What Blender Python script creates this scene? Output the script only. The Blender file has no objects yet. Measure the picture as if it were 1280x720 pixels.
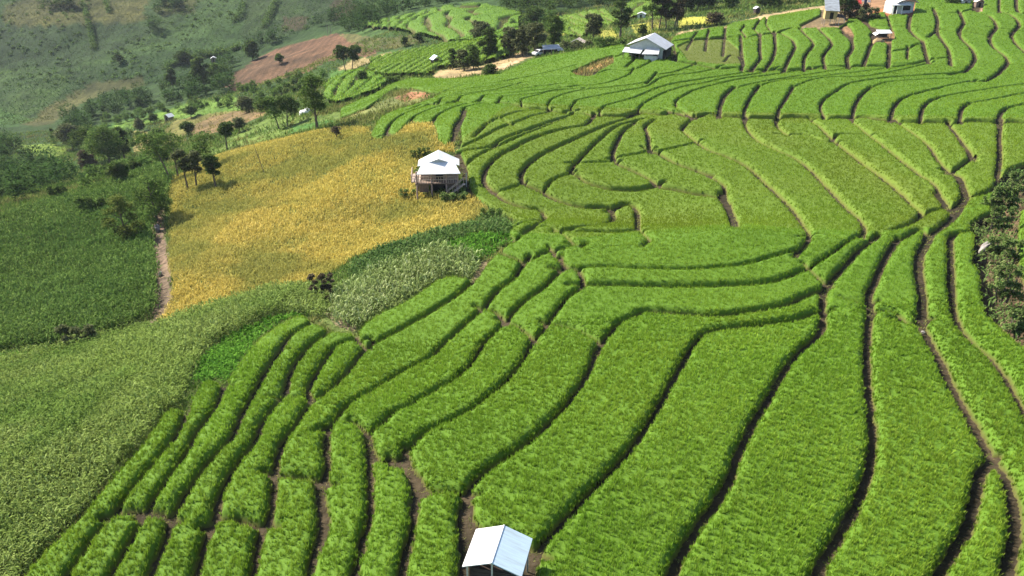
import bpy, bmesh, math, random
import numpy as np
from mathutils import Vector, Matrix

random.seed(7)
RNG = np.random.default_rng(11)
SC = bpy.context.scene
COL = SC.collection

# ------------------------------------------------------------------ camera model
F = 985.0
CAM = np.array([0., 0., 27.])
PITCH = math.radians(27.0)

def ray(px, py):
    px = np.asarray(px, float); py = np.asarray(py, float)
    u = (px - 640) / F; v = (360 - py) / F
    c, s = math.cos(PITCH), math.sin(PITCH)
    return np.stack([u, c + v * s, -s + v * c], -1)

def project(p):
    """world point -> pixel of the 1280x720 photograph and depth"""
    d = np.asarray(p, float) - CAM
    c, s = math.cos(PITCH), math.sin(PITCH)
    dep = d[..., 1] * c - d[..., 2] * s
    up = d[..., 1] * s + d[..., 2] * c
    dep = np.maximum(dep, 1e-3)
    return 640 + F * d[..., 0] / dep, 360 - F * up / dep, dep

# ------------------------------------------------------------------ terrain: surveyed points, smooth surface
CTRL=[(622,690,35),(900,720,34.5),(1270,720,34.5),(350,600,43),(200,650,41.5),(0,720,42),(100,560,50),(0,600,49),(0,450,78),(100,430,82),
(300,400,73),(400,400,69),(420,385,72),(600,330,74),(500,440,62),(900,450,55),(900,600,40.7),(900,360,67),(700,360,68),(900,296,75.5),(650,290,78.5),(1100,298,76),(760,306,75),
(900,280,87),(680,275,89),(780,285,86.5),(620,260,92),(547,243,97),(900,200,106),(750,220,103),(1080,220,100),(900,148,128),(700,140,134),(1080,148,126),(1250,150,122),(1250,200,101),(1150,230,95),(1200,260,87),(1200,300,76),(1245,330,68.5),
(1200,420,58),(1250,560,44),(1050,500,49),(700,550,45),
(100,350,108),(0,270,140),(0,350,112),(200,220,152),(150,290,124),(205,340,96),
(210,400,84),(300,330,92),(500,270,95),(400,300,94),(500,200,113),(450,170,131),(350,240,117),(300,200,140),(225,225,142),(560,160,119),(600,130,140),(480,125,166),(440,145,164),
(700,100,161),(784,62,178),(650,85,186),(840,48,196),(1000,17,216),(1040,25,196),(1127,10,200),(1270,5,196),(1270,100,152),(1040,86,161),(900,83,163),(1150,75,165),
(60,215,240),(0,240,215),(130,180,290),(230,150,285),(300,140,262),(360,150,200),(400,140,188),(0,170,330),(60,160,340),(130,130,385),(200,110,395),(250,118,345),(300,105,335),(400,70,335),(440,50,340),(430,100,230),(480,85,238),
(100,90,430),(0,90,440),(200,60,440),(200,0,500),(0,0,500),(350,20,450),(480,10,420),(550,60,265),(560,30,300),(470,40,320),(600,10,330),(600,80,205),(680,40,235),(750,35,250),(720,10,330),(800,10,290),(870,20,235),(950,5,262),(1030,2,255),
(-150,700,48),(-150,400,95),(-150,200,260),(-150,60,480),(1420,700,34),(1420,400,57),(1420,200,100),(1420,80,160),(1420,5,200),(622,800,30),(1100,800,30),(200,800,36)]

CTRL = np.array(CTRL, float)
WP = CAM + ray(CTRL[:, 0], CTRL[:, 1]) * CTRL[:, 2:3]
WP = np.vstack([WP, np.array([(-700,700,10),(-350,800,20),(0,800,15),(300,700,5),(-900,300,-30),(-600,150,-45),(-300,60,-30),(-400,-100,-30),(300,60,-2),(500,250,6),(0,-60,0),(-60,-60,-6),(60,-60,0),(200,-100,0),(-150,20,-18),(150,350,-5),(300,400,4)], float)])

def tps_fit(P, lam):
    n = len(P); xy = P[:, :2] / 100
    d2 = ((xy[:, None] - xy[None]) ** 2).sum(-1)
    K = np.where(d2 > 0, 0.5 * d2 * np.log(d2 + 1e-12), 0)
    A = np.zeros((n + 3, n + 3)); A[:n, :n] = K + np.diag(lam); A[:n, n] = 1; A[:n, n + 1:] = xy
    A[n:, :n] = A[:n, n:].T
    b = np.zeros(n + 3); b[:n] = P[:, 2]
    return np.linalg.solve(A, b)

TW = tps_fit(WP, 4e-4 * np.hypot(WP[:, 0], WP[:, 1]) / 60)
TXY = WP[:, :2] / 100

def tps(x, y):
    q = np.stack([x.ravel(), y.ravel()], -1) / 100
    out = np.empty(len(q))
    for i in range(0, len(q), 20000):
        qq = q[i:i + 20000]
        d2 = ((qq[:, None] - TXY[None]) ** 2).sum(-1)
        out[i:i + 20000] = (0.5 * d2 * np.log(d2 + 1e-12)) @ TW[:-3] + TW[-3] + qq @ TW[-2:]
    return out.reshape(x.shape)

def vnoise(x, y, seed=0):
    xi = np.floor(x); yi = np.floor(y); fx = x - xi; fy = y - yi
    fx = fx * fx * (3 - 2 * fx); fy = fy * fy * (3 - 2 * fy)
    def h(a, b):
        v = np.sin(a * 127.1 + b * 311.7 + seed * 74.7) * 43758.5453
        return v - np.floor(v)
    return (h(xi, yi) * (1 - fx) + h(xi + 1, yi) * fx) * (1 - fy) + (h(xi, yi + 1) * (1 - fx) + h(xi + 1, yi + 1) * fx) * fy

def fbm(x, y, seed=0, o=3):
    s = 0; a = .5; t = 0
    for k in range(o):
        s = s + a * vnoise(x * 2 ** k, y * 2 ** k, seed + k); t += a; a *= .5
    return s / t

def sstep(a, b, x):
    t = np.clip((x - a) / (b - a), 0, 1)
    return t * t * (3 - 2 * t)

def hexact(x, y):
    x = np.asarray(x, float); y = np.asarray(y, float)
    z = tps(x, y)
    r = np.hypot(x, y)
    far = sstep(700, 1100, r)
    z = z * (1 - far) + (25 + 90 * fbm(x / 500, y / 500, 5)) * far
    rough = sstep(230, 380, r)
    z = z + rough * (7 * (fbm(x / 55, y / 55, 3) - .5) + 2.0 * (fbm(x / 14, y / 14, 9) - .5))
    z = z + 0.25 * (fbm(x / 9, y / 9, 21, 2) - .5)
    left = sstep(-8, -22, x + .12 * (y - 60)) * sstep(40, 60, y)          # lumps added under the hill crops to vary the light on them
    z = z + left * (1.5 * (fbm(x / 16, y / 16, 23, 3) - .5) + .5 * (fbm(x / 4.5, y / 4.5, 29, 2) - .5))
    return z

class Grid:
    def __init__(s, x0, x1, y0, y1, d):
        s.x0, s.y0, s.d = x0, y0, d
        gx, gy = np.meshgrid(np.arange(x0, x1, d), np.arange(y0, y1, d))
        s.z = hexact(gx, gy); s.ny, s.nx = s.z.shape
    def inside(s, x, y):
        return (x > s.x0) & (x < s.x0 + s.d * (s.nx - 2)) & (y > s.y0) & (y < s.y0 + s.d * (s.ny - 2))
    def __call__(s, x, y):
        fx = np.clip((x - s.x0) / s.d, 0, s.nx - 1.001); fy = np.clip((y - s.y0) / s.d, 0, s.ny - 1.001)
        i = fx.astype(int); j = fy.astype(int); fx = fx - i; fy = fy - j
        Z = s.z
        return Z[j, i] * (1 - fx) * (1 - fy) + Z[j, i + 1] * fx * (1 - fy) + Z[j + 1, i] * (1 - fx) * fy + Z[j + 1, i + 1] * fx * fy

G_FINE = Grid(-100, 190, -10, 290, 1.0)
G_FAR = Grid(-620, 520, -60, 900, 5.0)

def H(x, y):
    x = np.asarray(x, float); y = np.asarray(y, float)
    return np.where(G_FINE.inside(x, y), G_FINE(x, y), G_FAR(x, y))

def at(px, py, lift=0.0):
    """the first point of the ground (raised by lift) seen through a pixel"""
    R = ray(px, py); sh = R.shape[:-1]; R = R.reshape(-1, 3)
    t = np.full(len(R), 12.0); lo = t.copy(); done = np.zeros(len(R), bool)
    for k in range(700):
        p = CAM + R * t[:, None]
        g = p[:, 2] - H(p[:, 0], p[:, 1]) - lift
        done |= g < 0
        lo = np.where(done, lo, t)
        t = np.where(done, t, t + np.maximum(g * .5, .06))
        if (done | (t > 800)).all(): break
    hi = t.copy()
    for k in range(22):
        m = (lo + hi) / 2; p = CAM + R * m[:, None]
        b = p[:, 2] - H(p[:, 0], p[:, 1]) - lift < 0
        hi = np.where(b, m, hi); lo = np.where(b, lo, m)
    p = CAM + R * hi[:, None]
    return p.reshape(sh + (3,))

def depth_of(p):
    return project(p)[2]

def in_poly(poly, x, y):
    x = np.asarray(x); y = np.asarray(y)
    res = np.zeros(x.shape, bool)
    m = (x >= poly[:, 0].min()) & (x <= poly[:, 0].max()) & (y >= poly[:, 1].min()) & (y <= poly[:, 1].max())
    if not m.any(): return res
    xs = x[m]; ys = y[m]; r = np.zeros(xs.shape, bool)
    n = len(poly)
    for i in range(n):
        x1, y1 = poly[i]; x2, y2 = poly[(i + 1) % n]
        if y1 == y2: continue
        c = ((y1 > ys) != (y2 > ys)) & (xs < (x2 - x1) * (ys - y1) / (y2 - y1) + x1)
        r ^= c
    res[m] = r
    return res

def parse(s):
    return np.array([[float(v) for v in q.split(',')] for q in s.split()])

def dens(p, step=10.0):
    """points added along straight edges"""
    out = []
    for a, b in zip(p[:-1], p[1:]):
        n = max(1, int(np.hypot(*(b - a)) / step))
        for k in range(n): out.append(a + (b - a) * k / n)
    out.append(p[-1])
    return np.array(out)

def smooth_line(p, step=5.0):
    """Catmull-Rom through the traced points"""
    if len(p) < 3: return dens(p, step)
    q = np.vstack([2 * p[0] - p[1], p, 2 * p[-1] - p[-2]])
    out = []
    for i in range(1, len(q) - 2):
        a, b, c, d = q[i - 1:i + 3]
        n = max(1, int(np.hypot(*(c - b)) / step))
        for k in range(n):
            t = k / n
            out.append(.5 * (2 * b + (c - a) * t + (2 * a - 5 * b + 4 * c - d) * t * t + (3 * b - a - 3 * c + d) * t ** 3))
    out.append(p[-1])
    return np.array(out)

def wpoly(s, lift=0.0):
    p = parse(s) if isinstance(s, str) else s
    p = dens(np.vstack([p, p[:1]]), 12)[:-1]
    return at(p[:, 0], p[:, 1], lift)[:, :2]

# ------------------------------------------------------------------ object helpers
def link(o, parent=None):
    COL.objects.link(o)
    if parent is not None: o.parent = parent
    return o

def tag(o, label=None, cat=None, group=None, kind=None):
    if label: o['label'] = label
    if cat: o['category'] = cat
    if group: o['group'] = group
    if kind: o['kind'] = kind
    return o

def np_mesh(name, V, tris=None, quads=None, mats=(), tri_mat=None, quad_mat=None, attrs=None, smooth=False):
    me = bpy.data.meshes.new(name)
    V = np.asarray(V, np.float32)
    me.vertices.add(len(V)); me.vertices.foreach_set('co', V.ravel())
    tris = np.zeros((0, 3), np.int32) if tris is None else np.asarray(tris, np.int32)
    quads = np.zeros((0, 4), np.int32) if quads is None else np.asarray(quads, np.int32)
    nl = tris.size + quads.size
    me.loops.add(nl); me.loops.foreach_set('vertex_index', np.concatenate([tris.ravel(), quads.ravel()]).astype(np.int32))
    nf = len(tris) + len(quads)
    tot = np.concatenate([np.full(len(tris), 3), np.full(len(quads), 4)]).astype(np.int32)
    start = np.concatenate([[0], np.cumsum(tot)[:-1]]).astype(np.int32) if nf else np.zeros(0, np.int32)
    me.polygons.add(nf)
    me.polygons.foreach_set('loop_start', start)
    mi = np.concatenate([np.zeros(len(tris), np.int32) if tri_mat is None else tri_mat, np.zeros(len(quads), np.int32) if quad_mat is None else quad_mat]).astype(np.int32)
    sm = np.zeros(nf, bool)
    if smooth == 'quads': sm[len(tris):] = True
    elif smooth: sm[:] = True
    me.polygons.foreach_set('use_smooth', sm)
    for m in mats: me.materials.append(m)
    me.polygons.foreach_set('material_index', mi)
    for k, v in (attrs or {}).items():
        v = np.asarray(v, np.float32)
        if v.ndim == 2:
            a = me.attributes.new(k, 'FLOAT_COLOR', 'POINT'); c = np.ones((len(v), 4), np.float32); c[:, :3] = v
            a.data.foreach_set('color', c.ravel())
        else:
            a = me.attributes.new(k, 'FLOAT', 'POINT'); a.data.foreach_set('value', v)
    me.update(calc_edges=True)
    return me

def np_obj(name, *a, parent=None, **k):
    return link(bpy.data.objects.new(name, np_mesh(name, *a, **k)), parent)

class MB:
    """collects solid shapes and links them as one mesh object"""
    def __init__(s): s.v = []; s.f = []
    def add(s, vs, fs):
        n = len(s.v); s.v += [tuple(v) for v in vs]; s.f += [tuple(i + n for i in f) for f in fs]; return s
    def prism(s, bottom, top):
        n = len(bottom)
        fs = [tuple(range(n))[::-1], tuple(range(n, 2 * n))] + [(i, (i + 1) % n, n + (i + 1) % n, n + i) for i in range(n)]
        return s.add(list(bottom) + list(top), fs)
    def box(s, x0, x1, y0, y1, z0, z1):
        b = [(x0, y0), (x1, y0), (x1, y1), (x0, y1)]
        return s.prism([(x, y, z0) for x, y in b], [(x, y, z1) for x, y in b])
    def slab(s, pts, t):
        """a sheet with thickness t below its corner points"""
        return s.prism([(x, y, z - t) for x, y, z in pts], pts)
    def bar(s, a, b, r, r2=None, n=6):
        a = Vector(a); b = Vector(b); d = (b - a).normalized()
        u = d.orthogonal().normalized(); w = d.cross(u); r2 = r if r2 is None else r2
        A = [a + (u * math.cos(2 * math.pi * i / n) + w * math.sin(2 * math.pi * i / n)) * r for i in range(n)]
        B = [b + (u * math.cos(2 * math.pi * i / n) + w * math.sin(2 * math.pi * i / n)) * r2 for i in range(n)]
        return s.prism(A, B)
    def build(s, name, mat, parent=None, bevel=0.0):
        me = bpy.data.meshes.new(name); me.from_pydata(s.v, [], s.f); me.materials.append(mat)
        bm = bmesh.new(); bm.from_mesh(me); bmesh.ops.recalc_face_normals(bm, faces=bm.faces)
        bm.to_mesh(me); bm.free(); me.update()
        o = link(bpy.data.objects.new(name, me), parent)
        if bevel:
            m = o.modifiers.new('edge', 'BEVEL'); m.width = bevel; m.segments = 1
        return o

def empty(name, loc, rz=0.0):
    o = bpy.data.objects.new(name, None); o.location = loc; o.rotation_euler.z = rz
    o.empty_display_size = .3
    return link(o)

# ------------------------------------------------------------------ materials
def mat(name):
    m = bpy.data.materials.new(name); m.use_nodes = True
    nt = m.node_tree; nt.nodes.clear()
    return m, nt, nt.nodes.new('ShaderNodeOutputMaterial')

def N(nt, t, **k):
    n = nt.nodes.new(t)
    for a, v in k.items():
        if a.startswith('i_'):
            key = a[2:]; key = int(key) if key.isdigit() else key.replace('_', ' ')
            n.inputs[key].default_value = v
        else: setattr(n, a, v)
    return n

def ramp(nt, src, stops):
    r = nt.nodes.new('ShaderNodeValToRGB')
    e = r.color_ramp.elements
    while len(e) < len(stops): e.new(.5)
    for i, (p, c) in enumerate(stops): e[i].position = p; e[i].color = (*c, 1) if len(c) == 3 else c
    nt.links.new(src, r.inputs[0]); return r.outputs[0]

def mixc(nt, fac, a, b, mode='MIX'):
    m = nt.nodes.new('ShaderNodeMix'); m.data_type = 'RGBA'; m.blend_type = mode
    for s, v in ((0, fac), (6, a), (7, b)):
        if isinstance(v, (int, float)): m.inputs[s].default_value = v
        elif isinstance(v, tuple): m.inputs[s].default_value = (*v, 1)
        else: nt.links.new(v, m.inputs[s])
    return m.outputs[2]

def attr(nt, name, out='Fac'):
    return N(nt, 'ShaderNodeAttribute', attribute_name=name).outputs[out]

def noise(nt, scale, detail=3, coord='Object', dim='3D'):
    tc = N(nt, 'ShaderNodeTexCoord'); n = N(nt, 'ShaderNodeTexNoise', i_Scale=scale, i_Detail=detail)
    nt.links.new(tc.outputs[coord], n.inputs['Vector']); return n.outputs['Fac']

def leaf_material(name, root, tip, alt, trans=.3, rough=.55, big=.05, alt2=None, zone=None):
    """blade or leaf: root to tip, a tone of its own per blade, slow variation over the field"""
    m, nt, out = mat(name)
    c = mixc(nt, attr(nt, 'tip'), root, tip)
    c = mixc(nt, ramp(nt, attr(nt, 'tone'), [(0, (0, 0, 0)), (.55, (0, 0, 0)), (1, (1, 1, 1))]), c, alt)
    if alt2:
        c = mixc(nt, ramp(nt, noise(nt, big, 3), [(.38, (0, 0, 0)), (.66, (1, 1, 1))]), c, mixc(nt, .55, c, alt2))
    if zone:
        c = mixc(nt, attr(nt, 'zone'), c, mixc(nt, .75, c, zone))
    tone = N(nt, 'ShaderNodeMapRange', i_From_Min=0, i_From_Max=1, i_To_Min=.58, i_To_Max=1.42)
    nt.links.new(attr(nt, 'tone2'), tone.inputs[0])
    c = mixc(nt, 1.0, c, tone.outputs[0], 'MULTIPLY')
    d = N(nt, 'ShaderNodeBsdfDiffuse')
    t = N(nt, 'ShaderNodeBsdfTranslucent')
    nt.links.new(c, d.inputs['Color']); nt.links.new(c, t.inputs['Color'])
    mx = N(nt, 'ShaderNodeMixShader', i_0=trans)
    nt.links.new(d.outputs[0], mx.inputs[1]); nt.links.new(t.outputs[0], mx.inputs[2]); nt.links.new(mx.outputs[0], out.inputs[0])
    return m

def simple(name, col, rough=.8, var=.25, scale=3.0, bump=.0, metal=0.0, spec=.3, dark=None):
    m, nt, out = mat(name)
    d = N(nt, 'ShaderNodeBsdfPrincipled', i_Roughness=rough, i_Metallic=metal); d.inputs['Specular IOR Level'].default_value = spec
    n = noise(nt, scale, 5)
    dk = dark or tuple(v * (1 - var) for v in col)
    c = mixc(nt, ramp(nt, n, [(.3, (0, 0, 0)), (.7, (1, 1, 1))]), dk, tuple(min(1, v * (1 + var * .4)) for v in col))
    nt.links.new(c, d.inputs['Base Color'])
    if bump:
        b = N(nt, 'ShaderNodeBump', i_Strength=bump, i_Distance=.05); nt.links.new(n, b.inputs['Height']); nt.links.new(b.outputs[0], d.inputs['Normal'])
    nt.links.new(d.outputs[0], out.inputs[0])
    return m

M = {}
def sheet(name, col, dirt):
    """corrugated metal: ribs down the slope, lap joints, grime and rust specks"""
    m, nt, out = mat(name)
    d = N(nt, 'ShaderNodeBsdfPrincipled', i_Roughness=.5); d.inputs['Specular IOR Level'].default_value = .4
    tc = N(nt, 'ShaderNodeTexCoord')
    w = N(nt, 'ShaderNodeTexWave', i_Scale=2.6, wave_type='BANDS', bands_direction='Y'); nt.links.new(tc.outputs['Object'], w.inputs['Vector'])
    mp = N(nt, 'ShaderNodeMapping'); mp.inputs['Scale'].default_value = (.7, 4.0, .7); nt.links.new(tc.outputs['Object'], mp.inputs[0])
    n1 = N(nt, 'ShaderNodeTexNoise', i_Scale=1.3, i_Detail=6); nt.links.new(mp.outputs[0], n1.inputs['Vector'])
    n2 = noise(nt, 5.0, 6)
    dk = tuple(v * (1 - dirt) * k for v, k in zip(col, (1.0, .95, .88)))
    c = mixc(nt, ramp(nt, n1.outputs['Fac'], [(.42, (0, 0, 0)), (.68, (1, 1, 1))]), col, dk)
    c = mixc(nt, ramp(nt, n2, [(.70, (0, 0, 0)), (.76, (.6, .6, .6))]), c, (.26, .17, .11))
    b = N(nt, 'ShaderNodeBump', i_Strength=.22, i_Distance=.02); nt.links.new(w.outputs['Fac'], b.inputs['Height']); nt.links.new(b.outputs[0], d.inputs['Normal'])
    nt.links.new(c, d.inputs['Base Color']); nt.links.new(d.outputs[0], out.inputs[0])
    return m

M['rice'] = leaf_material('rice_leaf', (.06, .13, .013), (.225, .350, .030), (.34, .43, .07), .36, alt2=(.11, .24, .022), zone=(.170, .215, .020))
M['ripe'] = leaf_material('ripe_rice_ear', (.30, .24, .05), (.63, .49, .110), (.70, .56, .19), .28, alt2=(.52, .44, .10), zone=(.25, .265, .065))
M['maize'] = leaf_material('maize_leaf', (.12, .165, .03), (.215, .285, .072), (.30, .36, .12), .30, alt2=(.18, .26, .05), zone=(.10, .18, .03))
M['dark_maize'] = leaf_material('dark_maize_leaf', (.055, .10, .020), (.135, .220, .046), (.22, .29, .08), .28, alt2=(.08, .15, .034))
M['pale_maize'] = leaf_material('pale_maize_leaf', (.09, .13, .03), (.30, .36, .12), (.50, .52, .28), .28, alt2=(.18, .28, .07))
M['veg'] = leaf_material('vegetable_leaf', (.05, .13, .018), (.125, .28, .03), (.18, .33, .05), .3, alt2=(.10, .24, .03), zone=(.05, .1, .03))
M['weed'] = leaf_material('weed_leaf', (.05, .09, .02), (.13, .20, .05), (.22, .23, .09), .22, alt2=(.06, .13, .035), zone=(.22, .18, .08))
M['grassy'] = leaf_material('verge_grass_leaf', (.06, .10, .02), (.14, .22, .04), (.26, .24, .09), .25, alt2=(.10, .19, .035), zone=(.27, .21, .08))
M['crown_dark'] = leaf_material('dark_tree_leaf', (.03, .055, .014), (.085, .135, .030), (.14, .17, .055), .3, alt2=(.05, .09, .025))
M['crown_mid'] = leaf_material('green_tree_leaf', (.04, .08, .016), (.115, .18, .038), (.17, .22, .06), .3, alt2=(.06, .115, .03))
M['crown_grey'] = leaf_material('grey_olive_tree_leaf', (.05, .065, .022), (.13, .15, .06), (.20, .20, .10), .28, alt2=(.08, .10, .045))
M['wood_leaf'] = leaf_material('woodland_leaf', (.02, .042, .012), (.055, .10, .024), (.09, .13, .04), .2, alt2=(.04, .08, .022))
M['hill'] = leaf_material('hillside_crop_leaf', (.026, .055, .014), (.055, .112, .024), (.08, .13, .034), .2, big=.012, alt2=(.036, .09, .024), zone=(.115, .118, .036))
M['crown_olive'] = leaf_material('olive_tree_leaf', (.04, .065, .014), (.12, .15, .03), (.17, .19, .05), .25, alt2=(.07, .11, .03))
M['crown_purple'] = leaf_material('brownish_leaf', (.04, .036, .02), (.10, .085, .05), (.14, .11, .07), .2)
M['bark'] = simple('bark', (.13, .10, .075), .9, .4, 6)
M['bark_pale'] = simple('pale_bark', (.30, .27, .22), .9, .4, 6)
M['white_sheet'] = sheet('white_roof_sheet', (.62, .62, .62), .14)
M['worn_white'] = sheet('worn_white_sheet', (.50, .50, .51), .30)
M['grey_sheet'] = sheet('grey_roof_sheet', (.38, .40, .42), .45)
M['wood'] = simple('weathered_board', (.20, .14, .11), .85, .4, 4)
M['wood_pale'] = simple('pale_bamboo', (.42, .33, .26), .8, .3, 4)
M['wood_pink'] = simple('pinkish_timber', (.34, .24, .20), .8, .3, 4)
M['wood_dark'] = simple('dark_board', (.055, .04, .035), .9, .4, 4)
M['yellow_wood'] = simple('yellow_bamboo_wall', (.42, .31, .13), .8, .35, 5)
M['plaster'] = simple('pale_wall', (.50, .49, .47), .85, .2, 2)
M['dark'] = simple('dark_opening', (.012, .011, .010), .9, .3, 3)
M['concrete'] = simple('pale_post', (.5, .47, .42), .9, .2, 5)
M['red_cloth'] = simple('red_cloth', (.55, .06, .05), .8, .2, 3)
M['white_cloth'] = simple('white_cloth', (.75, .74, .70), .8, .1, 3)
M['navy_cloth'] = simple('navy_cloth', (.03, .05, .09), .8, .2, 3)
M['thatch'] = simple('dry_thatch', (.32, .22, .11), .95, .4, 6)
M['beige'] = simple('beige_sheet', (.62, .50, .40), .7, .15, 2)
M['blue_and_skylit_sheet'] = sheet('pale_blue_and_skylit_roof_sheet', (.40, .50, .57), .15)  # pale blue roofs, and the field hut's shaded slope with sky light in its colour
M['rock'] = simple('pale_rock', (.28, .25, .23), .95, .3, 3)
M['brick_base'] = simple('red_earth_base', (.30, .12, .06), .95, .3, 4)

def rice_body():
    m, nt, out = mat('rice_canopy')
    lo = (.085, .080, .025); hi = (.078, .148, .014)
    c = mixc(nt, ramp(nt, attr(nt, 'hgt'), [(.12, (0, 0, 0)), (.62, (1, 1, 1))]), lo, hi)
    c = mixc(nt, attr(nt, 'zone'), c, mixc(nt, .6, c, (.13, .15, .025)))
    n = noise(nt, 5.5, 4)
    c = mixc(nt, 1.0, c, ramp(nt, n, [(.25, (.80, .80, .80)), (.75, (1.14, 1.14, 1.14))]), 'MULTIPLY')
    d = N(nt, 'ShaderNodeBsdfPrincipled', i_Roughness=.8); d.inputs['Specular IOR Level'].default_value = .1
    b = N(nt, 'ShaderNodeBump', i_Strength=.35, i_Distance=.08); nt.links.new(n, b.inputs['Height']); nt.links.new(b.outputs[0], d.inputs['Normal'])
    nt.links.new(c, d.inputs['Base Color']); nt.links.new(d.outputs[0], out.inputs[0])
    return m
M['rice_body'] = rice_body()

def ground_mat():
    m, nt, out = mat('land')
    c = attr(nt, 'land', 'Color')
    n1 = noise(nt, .12, 5); n2 = noise(nt, 1.3, 6); n3 = noise(nt, .022, 4)
    c = mixc(nt, 1.0, c, ramp(nt, n1, [(.3, (.52, .56, .55)), (.7, (1.42, 1.35, 1.25))]), 'MULTIPLY')
    c = mixc(nt, 1.0, c, ramp(nt, n2, [(.3, (.62, .64, .60)), (.7, (1.3, 1.28, 1.25))]), 'MULTIPLY')
    c = mixc(nt, 1.0, c, ramp(nt, n3, [(.35, (.82, .86, .84)), (.65, (1.15, 1.1, 1.1))]), 'MULTIPLY')
    tc = N(nt, 'ShaderNodeTexCoord')
    vo = N(nt, 'ShaderNodeTexVoronoi', i_Scale=.022, feature='F1'); ws = N(nt, 'ShaderNodeTexNoise', i_Scale=.02, i_Detail=3)
    nt.links.new(tc.outputs['Object'], ws.inputs['Vector'])
    ad = N(nt, 'ShaderNodeVectorMath', operation='MULTIPLY_ADD'); ad.inputs[1].default_value = (60, 60, 0); nt.links.new(ws.outputs['Color'], ad.inputs[0]); nt.links.new(tc.outputs['Object'], ad.inputs[2])
    nt.links.new(ad.outputs[0], vo.inputs['Vector'])
    wv = N(nt, 'ShaderNodeTexWave', i_Scale=.085, i_Distortion=5.0, i_Detail=3.0, wave_type='BANDS', bands_direction='X'); wv.inputs['Detail Scale'].default_value = .6
    nt.links.new(tc.outputs['Object'], wv.inputs['Vector'])
    far = mixc(nt, 1.0, ramp(nt, vo.outputs['Color'], [(0, (.74, .77, .77)), (1, (1.22, 1.18, 1.1))]), ramp(nt, wv.outputs['Fac'], [(.2, (.88, .89, .89)), (.7, (1.07, 1.06, 1.05))]), 'MULTIPLY')
    c = mixc(nt, attr(nt, 'far'), c, mixc(nt, 1.0, c, far, 'MULTIPLY'))
    d = N(nt, 'ShaderNodeBsdfPrincipled', i_Roughness=.95); d.inputs['Specular IOR Level'].default_value = .08
    b = N(nt, 'ShaderNodeBump', i_Strength=.8, i_Distance=.5); nt.links.new(n2, b.inputs['Height']); nt.links.new(b.outputs[0], d.inputs['Normal'])
    nt.links.new(c, d.inputs['Base Color']); nt.links.new(d.outputs[0], out.inputs[0])
    return m
M['land'] = ground_mat()

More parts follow.
